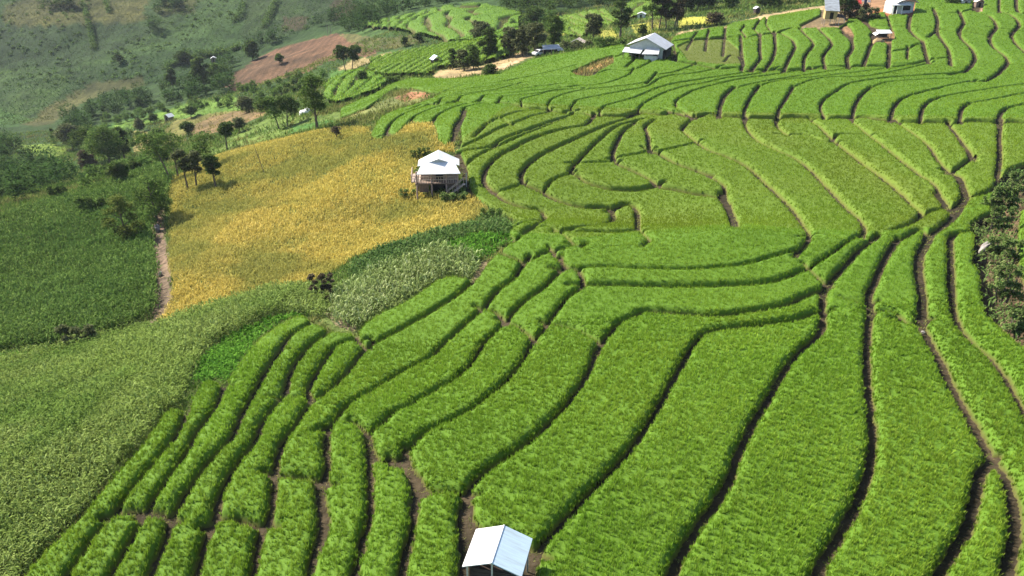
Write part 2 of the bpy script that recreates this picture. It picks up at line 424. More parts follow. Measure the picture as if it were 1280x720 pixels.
# paths and bunds between the plots, traced as pixel polylines of the 1280x720 photograph, half widths in metres
BUNDS = """
.26 75,738 86,715 100,695 117,670 140,645 160,617 185,587 212,555 222,538 234,512
.26 243,490 250,482 266,476 281,481
.26 281,480 270,507 250,535 240,552 225,577 207,602 190,627 182,645 170,662 155,690 140,715 126,745
.22 143,643 158,640 175,638 186,640
.28 388,404 376,412 362,420 350,437 335,460 320,487 300,522 290,547 265,572 250,592 232,617 220,638 211,652 206,675 192,705 180,745
.22 186,645 200,644 214,648
.28 411,416 402,422 390,430 375,447 362,467 354,495 340,512 325,532 316,557 295,582 282,602 272,627 265,655 252,687 246,715 238,745
.24 447,426 430,429 416,437 400,460 385,487 388,498
.22 354,497 370,497 388,498
.26 462,433 448,447 435,465 420,480 407,492 392,500 375,522 363,540 352,555 346,575 343,600 341,625 334,655 325,670 321,690 316,712 310,745
.22 270,652 280,649 297,650 312,655 334,657
.26 602,336 590,353 580,362 566,373 540,390 502,412 477,425 460,435
.22 446,414 446,426 458,434
.24 657,327 640,351 622,364 605,385 580,407 566,420 552,433 541,446 520,457 495,470 465,490 440,503 422,520 413,533 407,553 409,582 406,600 399,616 401,640 400,665 393,690 387,715 381,745
.24 344,593 357,595 370,596 384,598 406,603
.30 400,610 404,635 406,660 402,676
.20 625,316 640,322 657,328 668,324 678,317 690,315
.20 605,386 617,389 626,395 633,403
.24 702,327 706,337 697,343 680,360 665,370 650,382 640,393 632,404 617,418 602,433 592,450 577,467 557,482 520,502 510,510 493,515 473,533 459,544 461,560 462,580 463,615 462,645 453,680 446,702 440,745
.22 408,533 418,527 430,527 441,528 450,533 459,543
.20 690,314 694,320 702,328
.22 704,337 713,336 722,338 727,347 728,360 714,368 704,378 695,390 686,402 677,416 665,428 655,447 642,466 627,482 602,502 586,514 560,528 539,536 522,550 508,564 498,577
.20 633,403 645,407 657,416 668,426
.24 461,552 467,567 477,577 497,578
.26 496,577 506,583 516,597 519,612 517,635 513,670 506,700 497,745
.22 508,566 513,580 524,598 530,611
.20 688,405 710,410 730,417 746,426
.22 529,611 546,615 562,616 580,617
.26 1030,361 1010,369 1000,373 985,381 960,387 935,391 900,396 878,395 855,393 830,390 805,390 786,398 772,405 760,419 751,430 742,448 733,470 715,496 700,515 677,538 655,557 635,569 615,584 594,601 583,616 578,635 576,655 579,680 578,700 574,745
.12 724,357 760,357 800,358 860,360 920,358 945,357 968,353 990,345 1011,336 1035,321 1060,303 1075,294
.10 724,337 760,336 800,338 860,339 910,336 935,332 962,324 985,317 998,313
.20 1011,336 1020,344 1030,353
.24 1030,389 1010,394 990,400 970,403 950,406 920,409 897,412 880,417 867,430 855,450 840,478 825,505 804,539 787,562 770,583 750,602 722,632 700,655 684,672 671,690 664,712 660,745
.26 584,625 588,648 600,664 630,674 652,680 672,690
.28 1096,296 1086,304 1072,315 1053,336 1037,354 1031,362 1029,380 1029,405 1020,421 1000,438 980,463 965,490 950,513 936,540 921,570 910,602 890,632 861,675 845,705 832,745
.30 1121,301 1114,311 1108,320 1101,334 1094,352 1086,369 1089,388 1086,410 1084,442 1085,477 1088,510 1091,540 1091,565 1083,600 1067,636 1042,680 1025,712 1010,745
.16 1068,377 1076,380 1086,378
.22 1093,388 1108,389 1122,393 1134,403 1143,407
.40 1161,296 1156,308 1150,317 1149,340 1153,370 1154,390 1152,402
.36 1136,404 1146,406 1153,402
.40 1152,404 1157,418 1165,432 1176,450 1185,472 1198,498 1212,520 1224,545 1236,564 1241,574
.32 1241,574 1230,583 1225,592 1220,622 1210,655 1193,687 1176,715 1160,745
.36 1238,570 1248,582 1258,596 1266,622 1270,655 1266,690 1260,720 1254,745
.30 1213,291 1200,292 1188,298 1189,320 1189,340 1190,360 1192,385 1198,405 1208,420 1221,433 1240,449 1254,468 1266,488 1277,508 1292,538 1312,585 1330,660 1340,745
.10 722,306 745,309 765,310 805,307 830,304 860,300 880,295 897,291 920,287
.20 920,287 940,289 962,291 985,294 1006,296
.12 1006,296 1020,293 1040,296 1060,300 1080,298 1096,299 1106,298 1122,300 1133,296
.22 1131,298 1143,290 1152,288 1162,295
.20 690,315 700,312 712,310 724,306
.18 648,298 662,289 677,285 690,286 702,291 713,299 722,306
.22 572,196 579,210 584,230 590,242 602,253 620,263 634,270 646,276
.18 634,292 641,285 650,281 660,279 668,277
.28 742,145 732,157 712,161 690,166 664,175 640,187 620,198 608,211 604,224 611,235 624,246 641,255 660,261 676,263 682,270 679,277 668,283 660,288
.28 795,144 770,153 745,163 720,174 705,181 690,188 670,199 657,210 651,221 656,231 670,237 684,244 695,250 709,255 731,260 754,260 765,262 768,270 764,278 750,283 731,285 703,289
.16 611,236 626,241 640,236 652,231
.22 799,150 775,157 760,166 741,183 731,193 721,204 712,216 722,220 731,227 750,234 769,238 797,238 816,234 822,232
.14 713,217 700,222 690,227 683,237
.30 765,262 780,256 791,257 797,263 797,287
.18 797,287 805,292 812,298 806,306
.12 800,289 770,291 740,290 705,289
.24 880,217 855,209 837,201 824,193 812,188
.26 792,155 779,165 771,178 766,190 768,202 780,209 799,218 814,227 822,233 840,237 868,242 896,247 903,250
.14 720,205 742,204 765,203
.26 815,152 806,159 810,168 811,178 812,188
.14 770,198 790,195 806,191 813,188
.24 866,148 859,154 852,163 858,168 868,176 885,188 915,199 934,209 953,226 971,243 990,262 1003,280 1012,297 1001,314 997,318
.42 905,247 912,262 917,275 920,286
.22 878,217 892,224 905,233 907,242 904,248
.14 827,190 846,185 868,179 872,178
.24 932,148 932,159 945,174 967,187 994,199 1016,216 1033,234 1045,246 1057,260 1074,275 1081,286 1078,296
.26 971,147 971,158 982,168
.22 982,169 998,169 1009,170 1027,176 1041,177
.22 1014,150 1027,161 1041,175 1061,191 1080,206 1100,220 1125,241 1140,257 1152,268 1141,279 1120,288
.18 1041,175 1045,170 1061,169 1080,169
.20 1065,151 1083,167 1103,182 1129,203 1153,222 1167,231 1176,246 1184,262
.26 1121,152 1136,163 1160,182 1172,201 1188,217
.24 1188,216 1198,211 1207,204 1216,198
.34 1186,155 1198,172 1210,189 1216,199
.40 1188,217 1198,221 1203,232 1207,245 1200,256 1186,264 1180,254 1174,246
.36 1206,248 1198,262 1188,275 1175,286 1164,293
.20 1120,288 1140,280 1155,270 1168,264 1184,262
.28 1251,151 1249,172 1250,198 1247,218 1248,230 1240,239 1228,243
.22 1219,280 1229,272 1241,267
.34 835,140 848,143 866,147 885,144 900,145 926,147 952,148 975,148 996,147 1027,149 1050,148 1080,148 1110,151 1136,153 1165,153 1191,154 1215,152 1243,153 1267,153 1290,155 1340,158
.26 516,136 532,131 547,131 562,130 571,127 590,129 599,126 616,129 623,128 646,132 657,135 681,138 704,142 715,140 741,145 752,145 781,146 797,141 827,144 842,141 866,147
.32 899,146 900,134 906,120 915,112
.12 914,113 935,107 960,102 1010,94 1062,85
.26 930,147 931,137 937,124 947,110
.10 947,110 960,105 985,100 1010,98 1070,91 1135,82
.26 972,147 974,137 983,123 990,111
.10 990,111 1005,104 1030,98 1090,95 1160,80
.22 1030,148 1025,136 1029,126 1043,116 1060,106 1100,99 1150,95 1196,92
.26 1065,148 1068,134 1076,120 1087,111
.10 1087,111 1108,104 1140,101 1190,99 1221,102
.26 1113,151 1116,137 1123,127 1133,122 1153,116 1166,113
.10 1166,113 1190,107 1215,102
.26 1150,153 1152,139 1158,130 1170,124
.12 1170,124 1198,118 1232,113 1258,109 1310,102
.26 1199,153 1202,137 1210,131
.12 1210,131 1232,127 1258,122 1272,119 1320,112
.28 1247,153 1251,142 1259,136 1272,133 1300,127 1330,120
.18 866,147 845,136 844,128 857,119 871,113 905,104 930,99 965,94 1005,87
.16 798,141 798,138 804,131 828,118 856,109 880,105 905,99 940,94 968,87
.16 750,144 749,140 755,134 790,124 828,109 870,101 895,97 925,92 942,87
.14 713,140 714,134 720,127 752,120 790,113 809,109 821,101 840,95 870,92 898,85
.12 686,137 684,134 688,126 715,116 752,111 790,107 812,102 818,95 842,91 868,81
.10 652,133 651,126 672,120 690,114 722,112 753,111
.14 547,131 551,124 575,119 620,113 646,106
.14 571,128 576,122 600,117 650,112 690,107
.14 599,127 604,121 640,117 690,112 713,109
.14 622,129 627,122 660,119 700,114 720,112
.18 545,118 553,116 575,113 610,109 640,106 667,108 688,108 711,110
.10 624,94 640,92 680,81 715,71 755,64 784,59
.10 640,101 690,90 712,84
.10 550,117 580,107 620,104 655,98 700,96 722,96
.14 786,64 775,70 766,73
.16 796,70 791,77 785,82
.16 819,74 806,82 787,89 763,88 745,93
.16 819,94 810,103
.10 711,110 757,105 787,94 790,89
.24 485,167 480,175 483,166 488,156 502,145 524,136 540,131
.26 485,169 493,171 500,166 511,154 516,148 534,139 556,131
.24 520,154 540,155 543,149 552,142 571,134 585,130
.26 564,179 568,169 569,157 577,147 580,140
.36 572,180 571,166 573,155 578,147 580,139
.20 580,140 579,136 596,131
.20 579,184 586,181 599,175 613,167 628,160 648,153 662,147 680,142 690,138
.20 596,168 603,161 611,154 628,147 646,141 662,138
.14 598,151 612,153
.14 626,149 639,156
.18 571,191 592,188 614,184 628,175 660,163 690,152 715,143 722,140
.20 576,210 583,206 596,196 628,181 655,169 680,159 705,149
.22 838,76 871,81 896,86 927,86 940,88 980,88 1012,87 1032,84 1060,84 1086,83 1120,83 1145,80 1160,76
.30 838,53 860,50 868,49 886,48 906,47 930,47 950,44 968,42 982,38
.24 871,41 865,49
.24 886,39 883,48
.28 907,33 905,47
.24 930,33 926,38 932,46
.22 952,22 945,32 942,37 949,44
.18 960,19 957,30 962,38 966,42
.22 866,48 859,60
.24 884,48 882,61
.26 906,47 904,67
.28 926,47 927,65 929,80 927,86
.30 950,44 950,65 951,73 946,80 940,88
.30 968,42 969,62 965,75 957,87
.30 980,44 990,50 994,58 986,75 980,88
.28 1002,38 1007,44 1017,55 1006,71 1004,87
.28 1022,35 1031,44 1040,55 1029,70 1031,84
.34 1056,44 1063,49 1066,60 1059,71 1060,84
.32 1092,52 1089,56 1080,80
.34 1112,52 1111,76 1110,83
.18 908,74 910,70 914,68 923,69 929,80
.22 1107,12 1109,20 1113,33 1116,40
.16 1111,33 1136,34
.36 1140,14 1139,17 1136,30 1136,36 1145,47 1153,51 1156,65 1160,77
.22 1120,64 1134,62 1141,58
.20 1135,62 1134,72
.34 1168,14 1172,25 1171,37 1173,44 1185,62 1188,80
.20 1164,44 1171,38
.34 1200,17 1203,23 1205,29 1199,39 1202,49 1215,62 1219,74 1214,82 1205,91 1195,93
.34 1226,17 1236,20 1242,25 1246,34 1237,46 1241,59 1256,70 1260,78 1252,88 1243,96 1232,102 1220,103
.34 1230,11 1249,14 1267,21 1274,32 1264,44 1270,55 1280,65 1300,82 1330,95
.20 1172,15 1186,17 1200,16 1212,13 1222,10
.16 1176,36 1185,38 1198,41
.16 1214,42 1236,46
.14 1249,36 1265,38
.26 1250,-12 1249,3 1249,14
.34 1271,-12 1270,2 1273,16 1290,17 1320,18
.12 1160,76 1190,73 1215,82
"""
FIELD = "-150,890 -8,766 20,735 35,717 64,685 105,645 140,600 175,562 190,540 205,518 222,511 231,514 243,490 250,481 268,475 280,479 290,468 300,455 312,438 325,425 345,410 365,399 382,396 390,402 398,408 408,412 414,416 425,417 442,418 447,415 455,407 477,392 505,380 532,362 547,350 570,346 583,349 590,349 602,336 620,319 640,302 641,298 633,292 640,282 648,276 622,264 600,252 583,238 576,215 570,202 567,190 576,180 575,160 573,172 566,180 556,181 547,176 542,156 537,154 521,154 515,151 508,158 500,167 491,171 484,170 477,174 468,174 463,170 468,158 475,148 496,138 520,132 530,128 552,118 535,115 519,111 496,110 485,117 459,135 440,142 425,147 425,137 440,130 468,118 491,105 515,98 551,99 581,99 627,92 665,75 702,68 749,60 780,57 788,68 800,73 815,74 838,76 842,66 838,52 842,46 870,39 885,36 905,34 917,29 946,24 975,19 1000,15 1029,11 1060,-5 1100,-30 1400,-30 1420,300 1420,890"
HOLES = """
1026,10 1046,8 1062,20 1058,28 1046,36 1030,36 1004,37 1000,33 1012,27 1026,20
1060,8 1095,-20 1108,-20 1108,16 1088,19 1082,24 1088,33 1106,39 1117,39 1118,50 1108,55 1090,54 1087,46 1090,42 1084,34 1072,25 1062,22
1048,37 1057,31 1063,36 1067,44 1066,52 1060,46
1108,4 1112,-20 1148,-20 1143,14 1138,20 1110,19
1216,-20 1234,-20 1227,16 1216,15
1185,-20 1214,-20 1206,3 1190,6
715,91 727,86 749,76 766,71 766,80 752,88 737,97 721,95
782,55 842,55 846,77 800,73
1248,231 1262,213 1285,206 1420,205 1420,290 1300,262 1274,265 1269,306 1272,334 1280,358 1300,400 1420,560 1420,640 1310,467 1280,438 1264,424 1246,410 1232,394 1228,372 1226,345 1216,332 1219,315 1220,298 1213,291 1224,278 1240,268 1242,250
583,640 598,662 630,671 652,677 664,690 664,742 572,742 578,700 576,665
574,192 584,214 585,246 566,250 560,230
"""
# ------------------------------------------------------------------ blades
def unit(v): return v / np.maximum(np.linalg.norm(v, axis=-1, keepdims=True), 1e-9)

def blades(root, az, lean, L, w, droop, rng, five=True):
    """bent pointed leaves; returns verts (n,k,3), tip (n,k) and the local faces"""
    n = len(root)
    hd = np.stack([np.cos(az), np.sin(az), np.zeros(n)], -1)
    up = np.array([0, 0, 1.])
    d1 = hd * np.sin(lean)[:, None] + up * np.cos(lean)[:, None]
    l2 = lean + droop
    d2 = hd * np.sin(l2)[:, None] + up * np.cos(l2)[:, None]
    sa = az + math.pi / 2 + rng.uniform(-.7, .7, n)
    sd = np.stack([np.cos(sa), np.sin(sa), np.zeros(n)], -1) * (w / 2)[:, None]
    if five:
        mid = root + d1 * (L * .55)[:, None]; tip = mid + d2 * (L * .45)[:, None]
        V = np.stack([root - sd * .7, root + sd * .7, mid - sd, mid + sd, tip], 1)
        return V, np.tile(np.array([0, 0, .6, .6, 1.]), (n, 1))
    tip = root + (d1 * .55 + d2 * .45) * L[:, None]
    return np.stack([root - sd, root + sd, tip], 1), np.tile(np.array([.25, .25, 1.]), (n, 1))

class Leafy:
    """gathers blades with their tone and builds one mesh from them"""
    def __init__(s): s.V = []; s.T = []; s.Q = []; s.at = {'tip': [], 'tone': [], 'tone2': [], 'zone': []}; s.n = 0
    def put(s, V, tip, tone, tone2, zone):
        n, k = tip.shape
        b = (np.arange(n) * k + s.n)[:, None]
        if k == 5:
            s.Q.append(b + np.array([[0, 1, 3, 2]])); s.T.append(b + np.array([[2, 3, 4]]))
        else: s.T.append(b + np.array([[0, 1, 2]]))
        s.V.append(V.reshape(-1, 3)); s.at['tip'].append(tip.ravel())
        for key, a in (('tone', tone), ('tone2', tone2), ('zone', zone)): s.at[key].append(np.repeat(a, k))
        s.n += n * k
    def arrays(s):
        return (np.vstack(s.V), np.vstack(s.T) if s.T else None, np.vstack(s.Q) if s.Q else None, {k: np.concatenate(v) for k, v in s.at.items()})
    def build(s, name, m, parent=None):
        V, T, Q, A = s.arrays()
        return np_obj(name, V, T, Q, (m,), attrs=A, parent=parent)

def in_frame(p, mx=140, top=-50, bot=800):
    u, v, d = project(p)
    return (u > -mx) & (u < 1280 + mx) & (v > top) & (v < bot) & (d > 5)

def scatter(poly, dmax, dens_fn, rng, holes=(), y0=None):
    """random ground points inside a world polygon, thinned by distance"""
    x0, y0 = poly.min(0); x1, y1 = poly.max(0)
    n = int((x1 - x0) * (y1 - y0) * dmax)
    out = []
    for k in range(0, n, 400000):
        m = min(400000, n - k)
        x = rng.uniform(x0, x1, m); y = rng.uniform(y0, y1, m)
        dep = np.maximum(12, y * math.cos(PITCH) + 30 * math.sin(PITCH))
        keep = rng.random(m) < dens_fn(dep) / dmax
        x = x[keep]; y = y[keep]
        keep = in_poly(poly, x, y)
        for h in holes: keep &= ~in_poly(h, x, y)
        out.append(np.stack([x[keep], y[keep]], -1))
    q = np.vstack(out)
    p = np.c_[q, H(q[:, 0], q[:, 1])]
    return p[in_frame(p)]

def field(name, m, polys, label, cat, dens, L, w, lean, droop, per=3, rng=RNG, height=(0, .2), zone=0., zone_fn=None, holes=(), big=1.0, clump=.12, rowdir=None):
    """a crop or weeds covering an area: one mesh nobody could count"""
    lf = Leafy()
    for s in polys:
        poly = wpoly(s) if isinstance(s, str) else s
        fn = lambda d: dens * np.clip((45 / d) ** 1.5, .03, 1.0)
        p = scatter(poly, dens, fn, rng, holes)
        if rowdir is not None:                      # planted in rows
            c, s_ = math.cos(rowdir[0]), math.sin(rowdir[0]); k = rowdir[1]
            a = -p[:, 0] * s_ + p[:, 1] * c
            b = np.round(a / k) * k + rng.normal(0, k * .12, len(a)); dlt = b - a
            p[:, 0] += -s_ * dlt; p[:, 1] += c * dlt; p[:, 2] = H(p[:, 0], p[:, 1])
        if not len(p): continue
        d = depth_of(p); sc = (np.clip(d / 45, 1, 8)) ** .55 * big
        hfac = .72 + .56 * fbm(p[:, 0] / 2.3, p[:, 1] / 2.3, 31, 3)
        pt = rng.random(len(p))
        zz = np.full(len(p), zone) if zone_fn is None else zone_fn(p)
        for k in range(per):
            n = len(p)
            r = p + np.c_[rng.normal(0, clump, (n, 2)) * sc[:, None], rng.uniform(height[0], height[1], n) * hfac]
            az = rng.uniform(0, 2 * math.pi, n)
            V, tip = blades(r, az, rng.uniform(lean[0], lean[1], n), L * hfac * rng.uniform(.7, 1.25, n), w * sc * rng.uniform(.7, 1.3, n), rng.uniform(droop[0], droop[1], n), rng, True)
            lf.put(V, tip, rng.random(n) * .6 + pt * .4, rng.random(n) * .5 + pt * .5, zz)
    o = lf.build(name, m)
    return tag(o, label, cat, kind='stuff')

# ------------------------------------------------------------------ the terraced plots: where the bunds run
LINES = []
for l in BUNDS.strip().splitlines():
    hw, pts = l.split(' ', 1); q = parse(pts)
    for e, n_ in ((0, 1), (-1, -2)):                     # bunds run on past the edge of the photograph
        v = q[e] - q[n_]; v = v / np.hypot(*v); ext = None
        if q[e][1] > 708: ext = q[e] + v * max(0, (900 - q[e][1]) / max(.2, v[1]))
        elif q[e][0] > 1285 and v[0] > 0: ext = q[e] + v * (1450 - q[e][0]) / max(.3, v[0])
        elif q[e][1] < -2: ext = q[e] + v * 26
        if ext is not None: q = np.vstack([ext, q]) if e == 0 else np.vstack([q, ext])
    LINES.append((float(hw), q))
DX = .16
X0, X1, Y0, Y1 = -42., 165., 11., 232.
NX, NY = int((X1 - X0) / DX), int((Y1 - Y0) / DX)
GXX, GYY = np.meshgrid(X0 + (np.arange(NX) + .5) * DX, Y0 + (np.arange(NY) + .5) * DX)
D = np.full((NY, NX), 9.0, np.float32)

BAR = np.full((NY, NX), 9.0, np.float32)   # distance from the bunds' middle lines: what parts one plot from the next

def carve(P, hw):
    """distance from a bund's edge, kept as the smallest over all bunds"""
    for (ax, ay), (bx, by) in zip(P[:-1], P[1:]):
        if math.hypot(bx - ax, by - ay) > 25: continue
        m = 2.2
        i0 = max(0, int((min(ax, bx) - m - X0) / DX)); i1 = min(NX, int((max(ax, bx) + m - X0) / DX) + 1)
        j0 = max(0, int((min(ay, by) - m - Y0) / DX)); j1 = min(NY, int((max(ay, by) + m - Y0) / DX) + 1)
        if i0 >= i1 or j0 >= j1: continue
        gx = GXX[j0:j1, i0:i1]; gy = GYY[j0:j1, i0:i1]
        dx, dy = bx - ax, by - ay; q = dx * dx + dy * dy + 1e-9
        t = np.clip(((gx - ax) * dx + (gy - ay) * dy) / q, 0, 1)
        dd = np.hypot(gx - ax - t * dx, gy - ay - t * dy)
        BAR[j0:j1, i0:i1] = np.minimum(BAR[j0:j1, i0:i1], dd)
        dist = math.hypot(ax, ay)
        D[j0:j1, i0:i1] = np.minimum(D[j0:j1, i0:i1], dd - hw * float(np.interp(dist, [40, 70, 100, 150], [.86, 1.05, 1.25, 1.3])))

BUND_W = []
for hw, pts in LINES:
    s = smooth_line(pts, 5.0)
    w = at(s[:, 0], s[:, 1], .35)[:, :2]
    w = w + .06 * np.c_[fbm(w[:, 0] / 1.1, w[:, 1] / 1.1, 41, 2) - .5, fbm(w[:, 0] / 1.1, w[:, 1] / 1.1, 43, 2) - .5] * 2
    ends = []
    for a, b in ((w[0], w[min(2, len(w) - 1)]), (w[-1], w[max(-3, -len(w))])):
        v = a - b; ends.append(a + v / max(1e-6, np.hypot(*v)) * (.45 + .009 * np.hypot(*a)))
    w = np.vstack([ends[0], w, ends[1]])
    BUND_W.append((hw, w)); carve(w, hw)
# terrace steps: beyond these bunds the ground stands a little higher than before them
STEPS = [(.50, "640,131 657,135 681,138 704,142 741,145 781,146 797,141 827,144 842,141 866,147 900,145 926,147 952,148 996,147 1050,148 1110,151 1165,153 1215,152 1267,153 1340,158"),
         (.32, "604,224 611,235 624,246 641,255 660,261 676,263"), (.32, "651,221 656,231 670,237 684,244 695,250 709,255 731,260 754,260 765,262 780,256 791,257"),
         (.32, "712,216 722,220 731,227 750,234 769,238 797,238 822,233 840,237 868,242 896,247"),
         (.25, "800,289 770,291 740,290 705,289"), (.22, "768,202 780,209 799,218 814,227"), (.22, "812,188 824,193 837,201 855,209 880,217 905,233"),
         (.22, "858,168 885,188 934,209 971,243 1003,280"), (.22, "932,159 967,187 1016,216 1045,246 1081,286"), (.22, "1027,161 1061,191 1100,220 1140,257"), (.22, "1083,167 1129,203 1176,246"),
         (-.30, "700,310 745,309 805,307 860,300 897,291 920,287 962,291 1006,296"),
         (.35, "838,53 868,49 906,47 950,44 968,42"), (.35, "838,76 871,81 896,86 940,88 1012,87 1086,83 1145,80"),
         (.22, "805,390 855,393 900,396 935,391 985,381 1010,369"), (.22, "724,357 800,358 920,358 968,353 1011,336"), (.22, "880,417 920,409 970,403 1030,389"),
         (.25, "516,136 547,131 599,126 646,132")]
SGX, SGY = np.meshgrid(np.arange(-45, 170, .25), np.arange(14, 240, .25))
STEP = np.zeros(SGX.shape)
for amp, l in STEPS:
    q = smooth_line(parse(l), 6); w = at(q[:, 0], q[:, 1], .3)[:, :2]
    best = np.full(SGX.shape, 9e9); off = np.zeros(SGX.shape)
    for i, ((ax, ay), (bx, by)) in enumerate(zip(w[:-1], w[1:])):
        m_ = 12.0
        i0 = max(0, int((min(ax, bx) - m_ + 45) / .25)); i1 = min(SGX.shape[1], int((max(ax, bx) + m_ + 45) / .25) + 1)
        j0 = max(0, int((min(ay, by) - m_ - 14) / .25)); j1 = min(SGX.shape[0], int((max(ay, by) + m_ - 14) / .25) + 1)
        if i0 >= i1 or j0 >= j1: continue
        gx = SGX[j0:j1, i0:i1] - ax; gy = SGY[j0:j1, i0:i1] - ay
        dx, dy = bx - ax, by - ay; q2 = dx * dx + dy * dy + 1e-9
        tt = (gx * dx + gy * dy) / q2; t = np.clip(tt, 0, 1)
        dd = np.hypot(gx - t * dx, gy - t * dy)
        nx_, ny_ = (-dy, dx) if (-dy * ax + dx * ay) > 0 else (dy, -dx)      # normal that points away from the camera
        side = (gx * nx_ + gy * ny_) / math.sqrt(q2)
        fade = np.exp(-(dd / 4.5) ** 1.5) * np.clip(min(i + 1, len(w) - 1 - i) / 3, .25, 1)
        v = amp * np.clip(side / .35, -1, 1) * .5 * fade
        sub = best[j0:j1, i0:i1]; take = dd < sub
        off[j0:j1, i0:i1] = np.where(take, v, off[j0:j1, i0:i1]); best[j0:j1, i0:i1] = np.where(take, dd, sub)
    STEP += off
H_plain = H

def H(x, y):
    x = np.asarray(x, float); y = np.asarray(y, float)
    fx = (x + 45) / .25; fy = (y - 14) / .25
    ok = (fx > 0) & (fx < SGX.shape[1] - 1.01) & (fy > 0) & (fy < SGX.shape[0] - 1.01)
    fx = np.clip(fx, 0, SGX.shape[1] - 1.01); fy = np.clip(fy, 0, SGX.shape[0] - 1.01)
    i = fx.astype(int); j = fy.astype(int); fx = fx - i; fy = fy - j
    st = STEP[j, i] * (1 - fx) * (1 - fy) + STEP[j, i + 1] * fx * (1 - fy) + STEP[j + 1, i] * (1 - fx) * fy + STEP[j + 1, i + 1] * fx * fy
    return H_plain(x, y) + np.where(ok, st, 0)

FIELD_W = wpoly(FIELD, .35)
HOLES_W = [wpoly(h, .2) for h in HOLES.strip().splitlines()]
mask = in_poly(FIELD_W, GXX, GYY)
carve(np.vstack([FIELD_W, FIELD_W[:1]]), .05)
for h in HOLES_W:
    mask &= ~in_poly(h, GXX, GYY); carve(np.vstack([h, h[:1]]), .08)
D[~mask] = -1
D += (.20 * (fbm(GXX / .6, GYY / .6, 51, 3) - .5)).astype(np.float32)

def components(free):
    """connected regions, by runs and union-find"""
    par = []
    def find(a):
        while par[a] != a: par[a] = par[par[a]]; a = par[a]
        return a
    lab = np.zeros(free.shape, np.int32); prev = []
    for j in range(free.shape[0]):
        e = np.diff(np.concatenate([[0], free[j].astype(np.int8), [0]]))
        st = np.nonzero(e == 1)[0]; en = np.nonzero(e == -1)[0]
        cur = []; k = 0
        for a, b in zip(st, en):
            i = len(par); par.append(i)
            while k < len(prev) and prev[k][1] <= a: k += 1
            kk = k
            while kk < len(prev) and prev[kk][0] < b:
                r1, r2 = find(prev[kk][2]), find(i)
                if r1 != r2: par[r2] = r1
                kk += 1
            cur.append((a, b, i)); lab[j, a:b] = i + 1
        prev = cur
    root = np.array([0] + [find(i) + 1 for i in range(len(par))])
    u, inv = np.unique(root[lab], return_inverse=True)
    return inv.reshape(lab.shape)

LAB = components((D > .0) & (BAR > .17))
cnt = np.bincount(LAB.ravel())
HZ = H(GXX, GYY)
P3 = np.stack([GXX, GYY, HZ + .6], -1)
PU, PV, PD = project(P3)
VIS = (PU > -6) & (PU < 1286) & (PV > -6) & (PV < 726) & (LAB > 0)
NEAR = (PU > -260) & (PU < 1540) & (PV > -60) & (PV < 960)
pix = np.bincount(LAB.ravel(), weights=np.where(VIS, (F * DX / PD) ** 2 * np.clip((PV + 140) / 985, .1, 1), 0).ravel(), minlength=len(cnt))
cx = np.bincount(LAB.ravel(), weights=np.where(VIS, PU, 0).ravel(), minlength=len(cnt)) / np.maximum(1, np.bincount(LAB.ravel(), weights=VIS.ravel(), minlength=len(cnt)))
cy = np.bincount(LAB.ravel(), weights=np.where(VIS, PV, 0).ravel(), minlength=len(cnt)) / np.maximum(1, np.bincount(LAB.ravel(), weights=VIS.ravel(), minlength=len(cnt)))
PLOTS = [k for k in range(1, len(cnt)) if cnt[k] > 60 and pix[k] > 75]
print('plots', len(PLOTS), 'of', len(cnt) - 1)

ZONE_P = wpoly("575,180 640,132 840,143 1290,152 1300,205 1245,235 1165,290 1100,296 1005,294 920,286 725,304 640,296 590,240")
CUT_P = wpoly("845,61 866,52 905,49 925,66 928,83 896,84 860,79")

def zone_of(x, y):
    a = fbm(x / 9, y / 9, 61, 3)
    return np.where(in_poly(ZONE_P, x, y), .52 + .8 * np.clip(a - .35, 0, 1), .10 * a) + np.where(in_poly(CUT_P, x, y), .5, 0)

def profile(d): return np.sqrt(np.clip(d / .46, 0, 1) * (2 - np.clip(d / .46, 0, 1)))

HR = .62                                     # closed canopy; the leaf tips stand above it
LABX = LAB.copy()                            # each plot grown by one cell, so that its sides reach the ground
for sj, si in ((0, 1), (0, -1), (1, 0), (-1, 0), (1, 1), (-1, -1), (1, -1), (-1, 1)):
    r = np.roll(np.roll(LAB, sj, 0), si, 1); LABX = np.where((LABX == 0) & (r > 0), r, LABX)
top_n = .95 + .1 * fbm(GXX / 4, GYY / 4, 71, 3)
cutm = in_poly(CUT_P, GXX, GYY)
HLOC = HR * top_n * np.where(cutm, .45, 1)
BODY = np.where(LAB > 0, profile(D) * HLOC, -.06)
ZB = HZ + BODY
ZON = zone_of(GXX, GYY)

PLOTTONE = np.c_[np.random.default_rng(5).uniform(-.06, .18, len(cnt)), np.random.default_rng(6).normal(0, .055, len(cnt))]

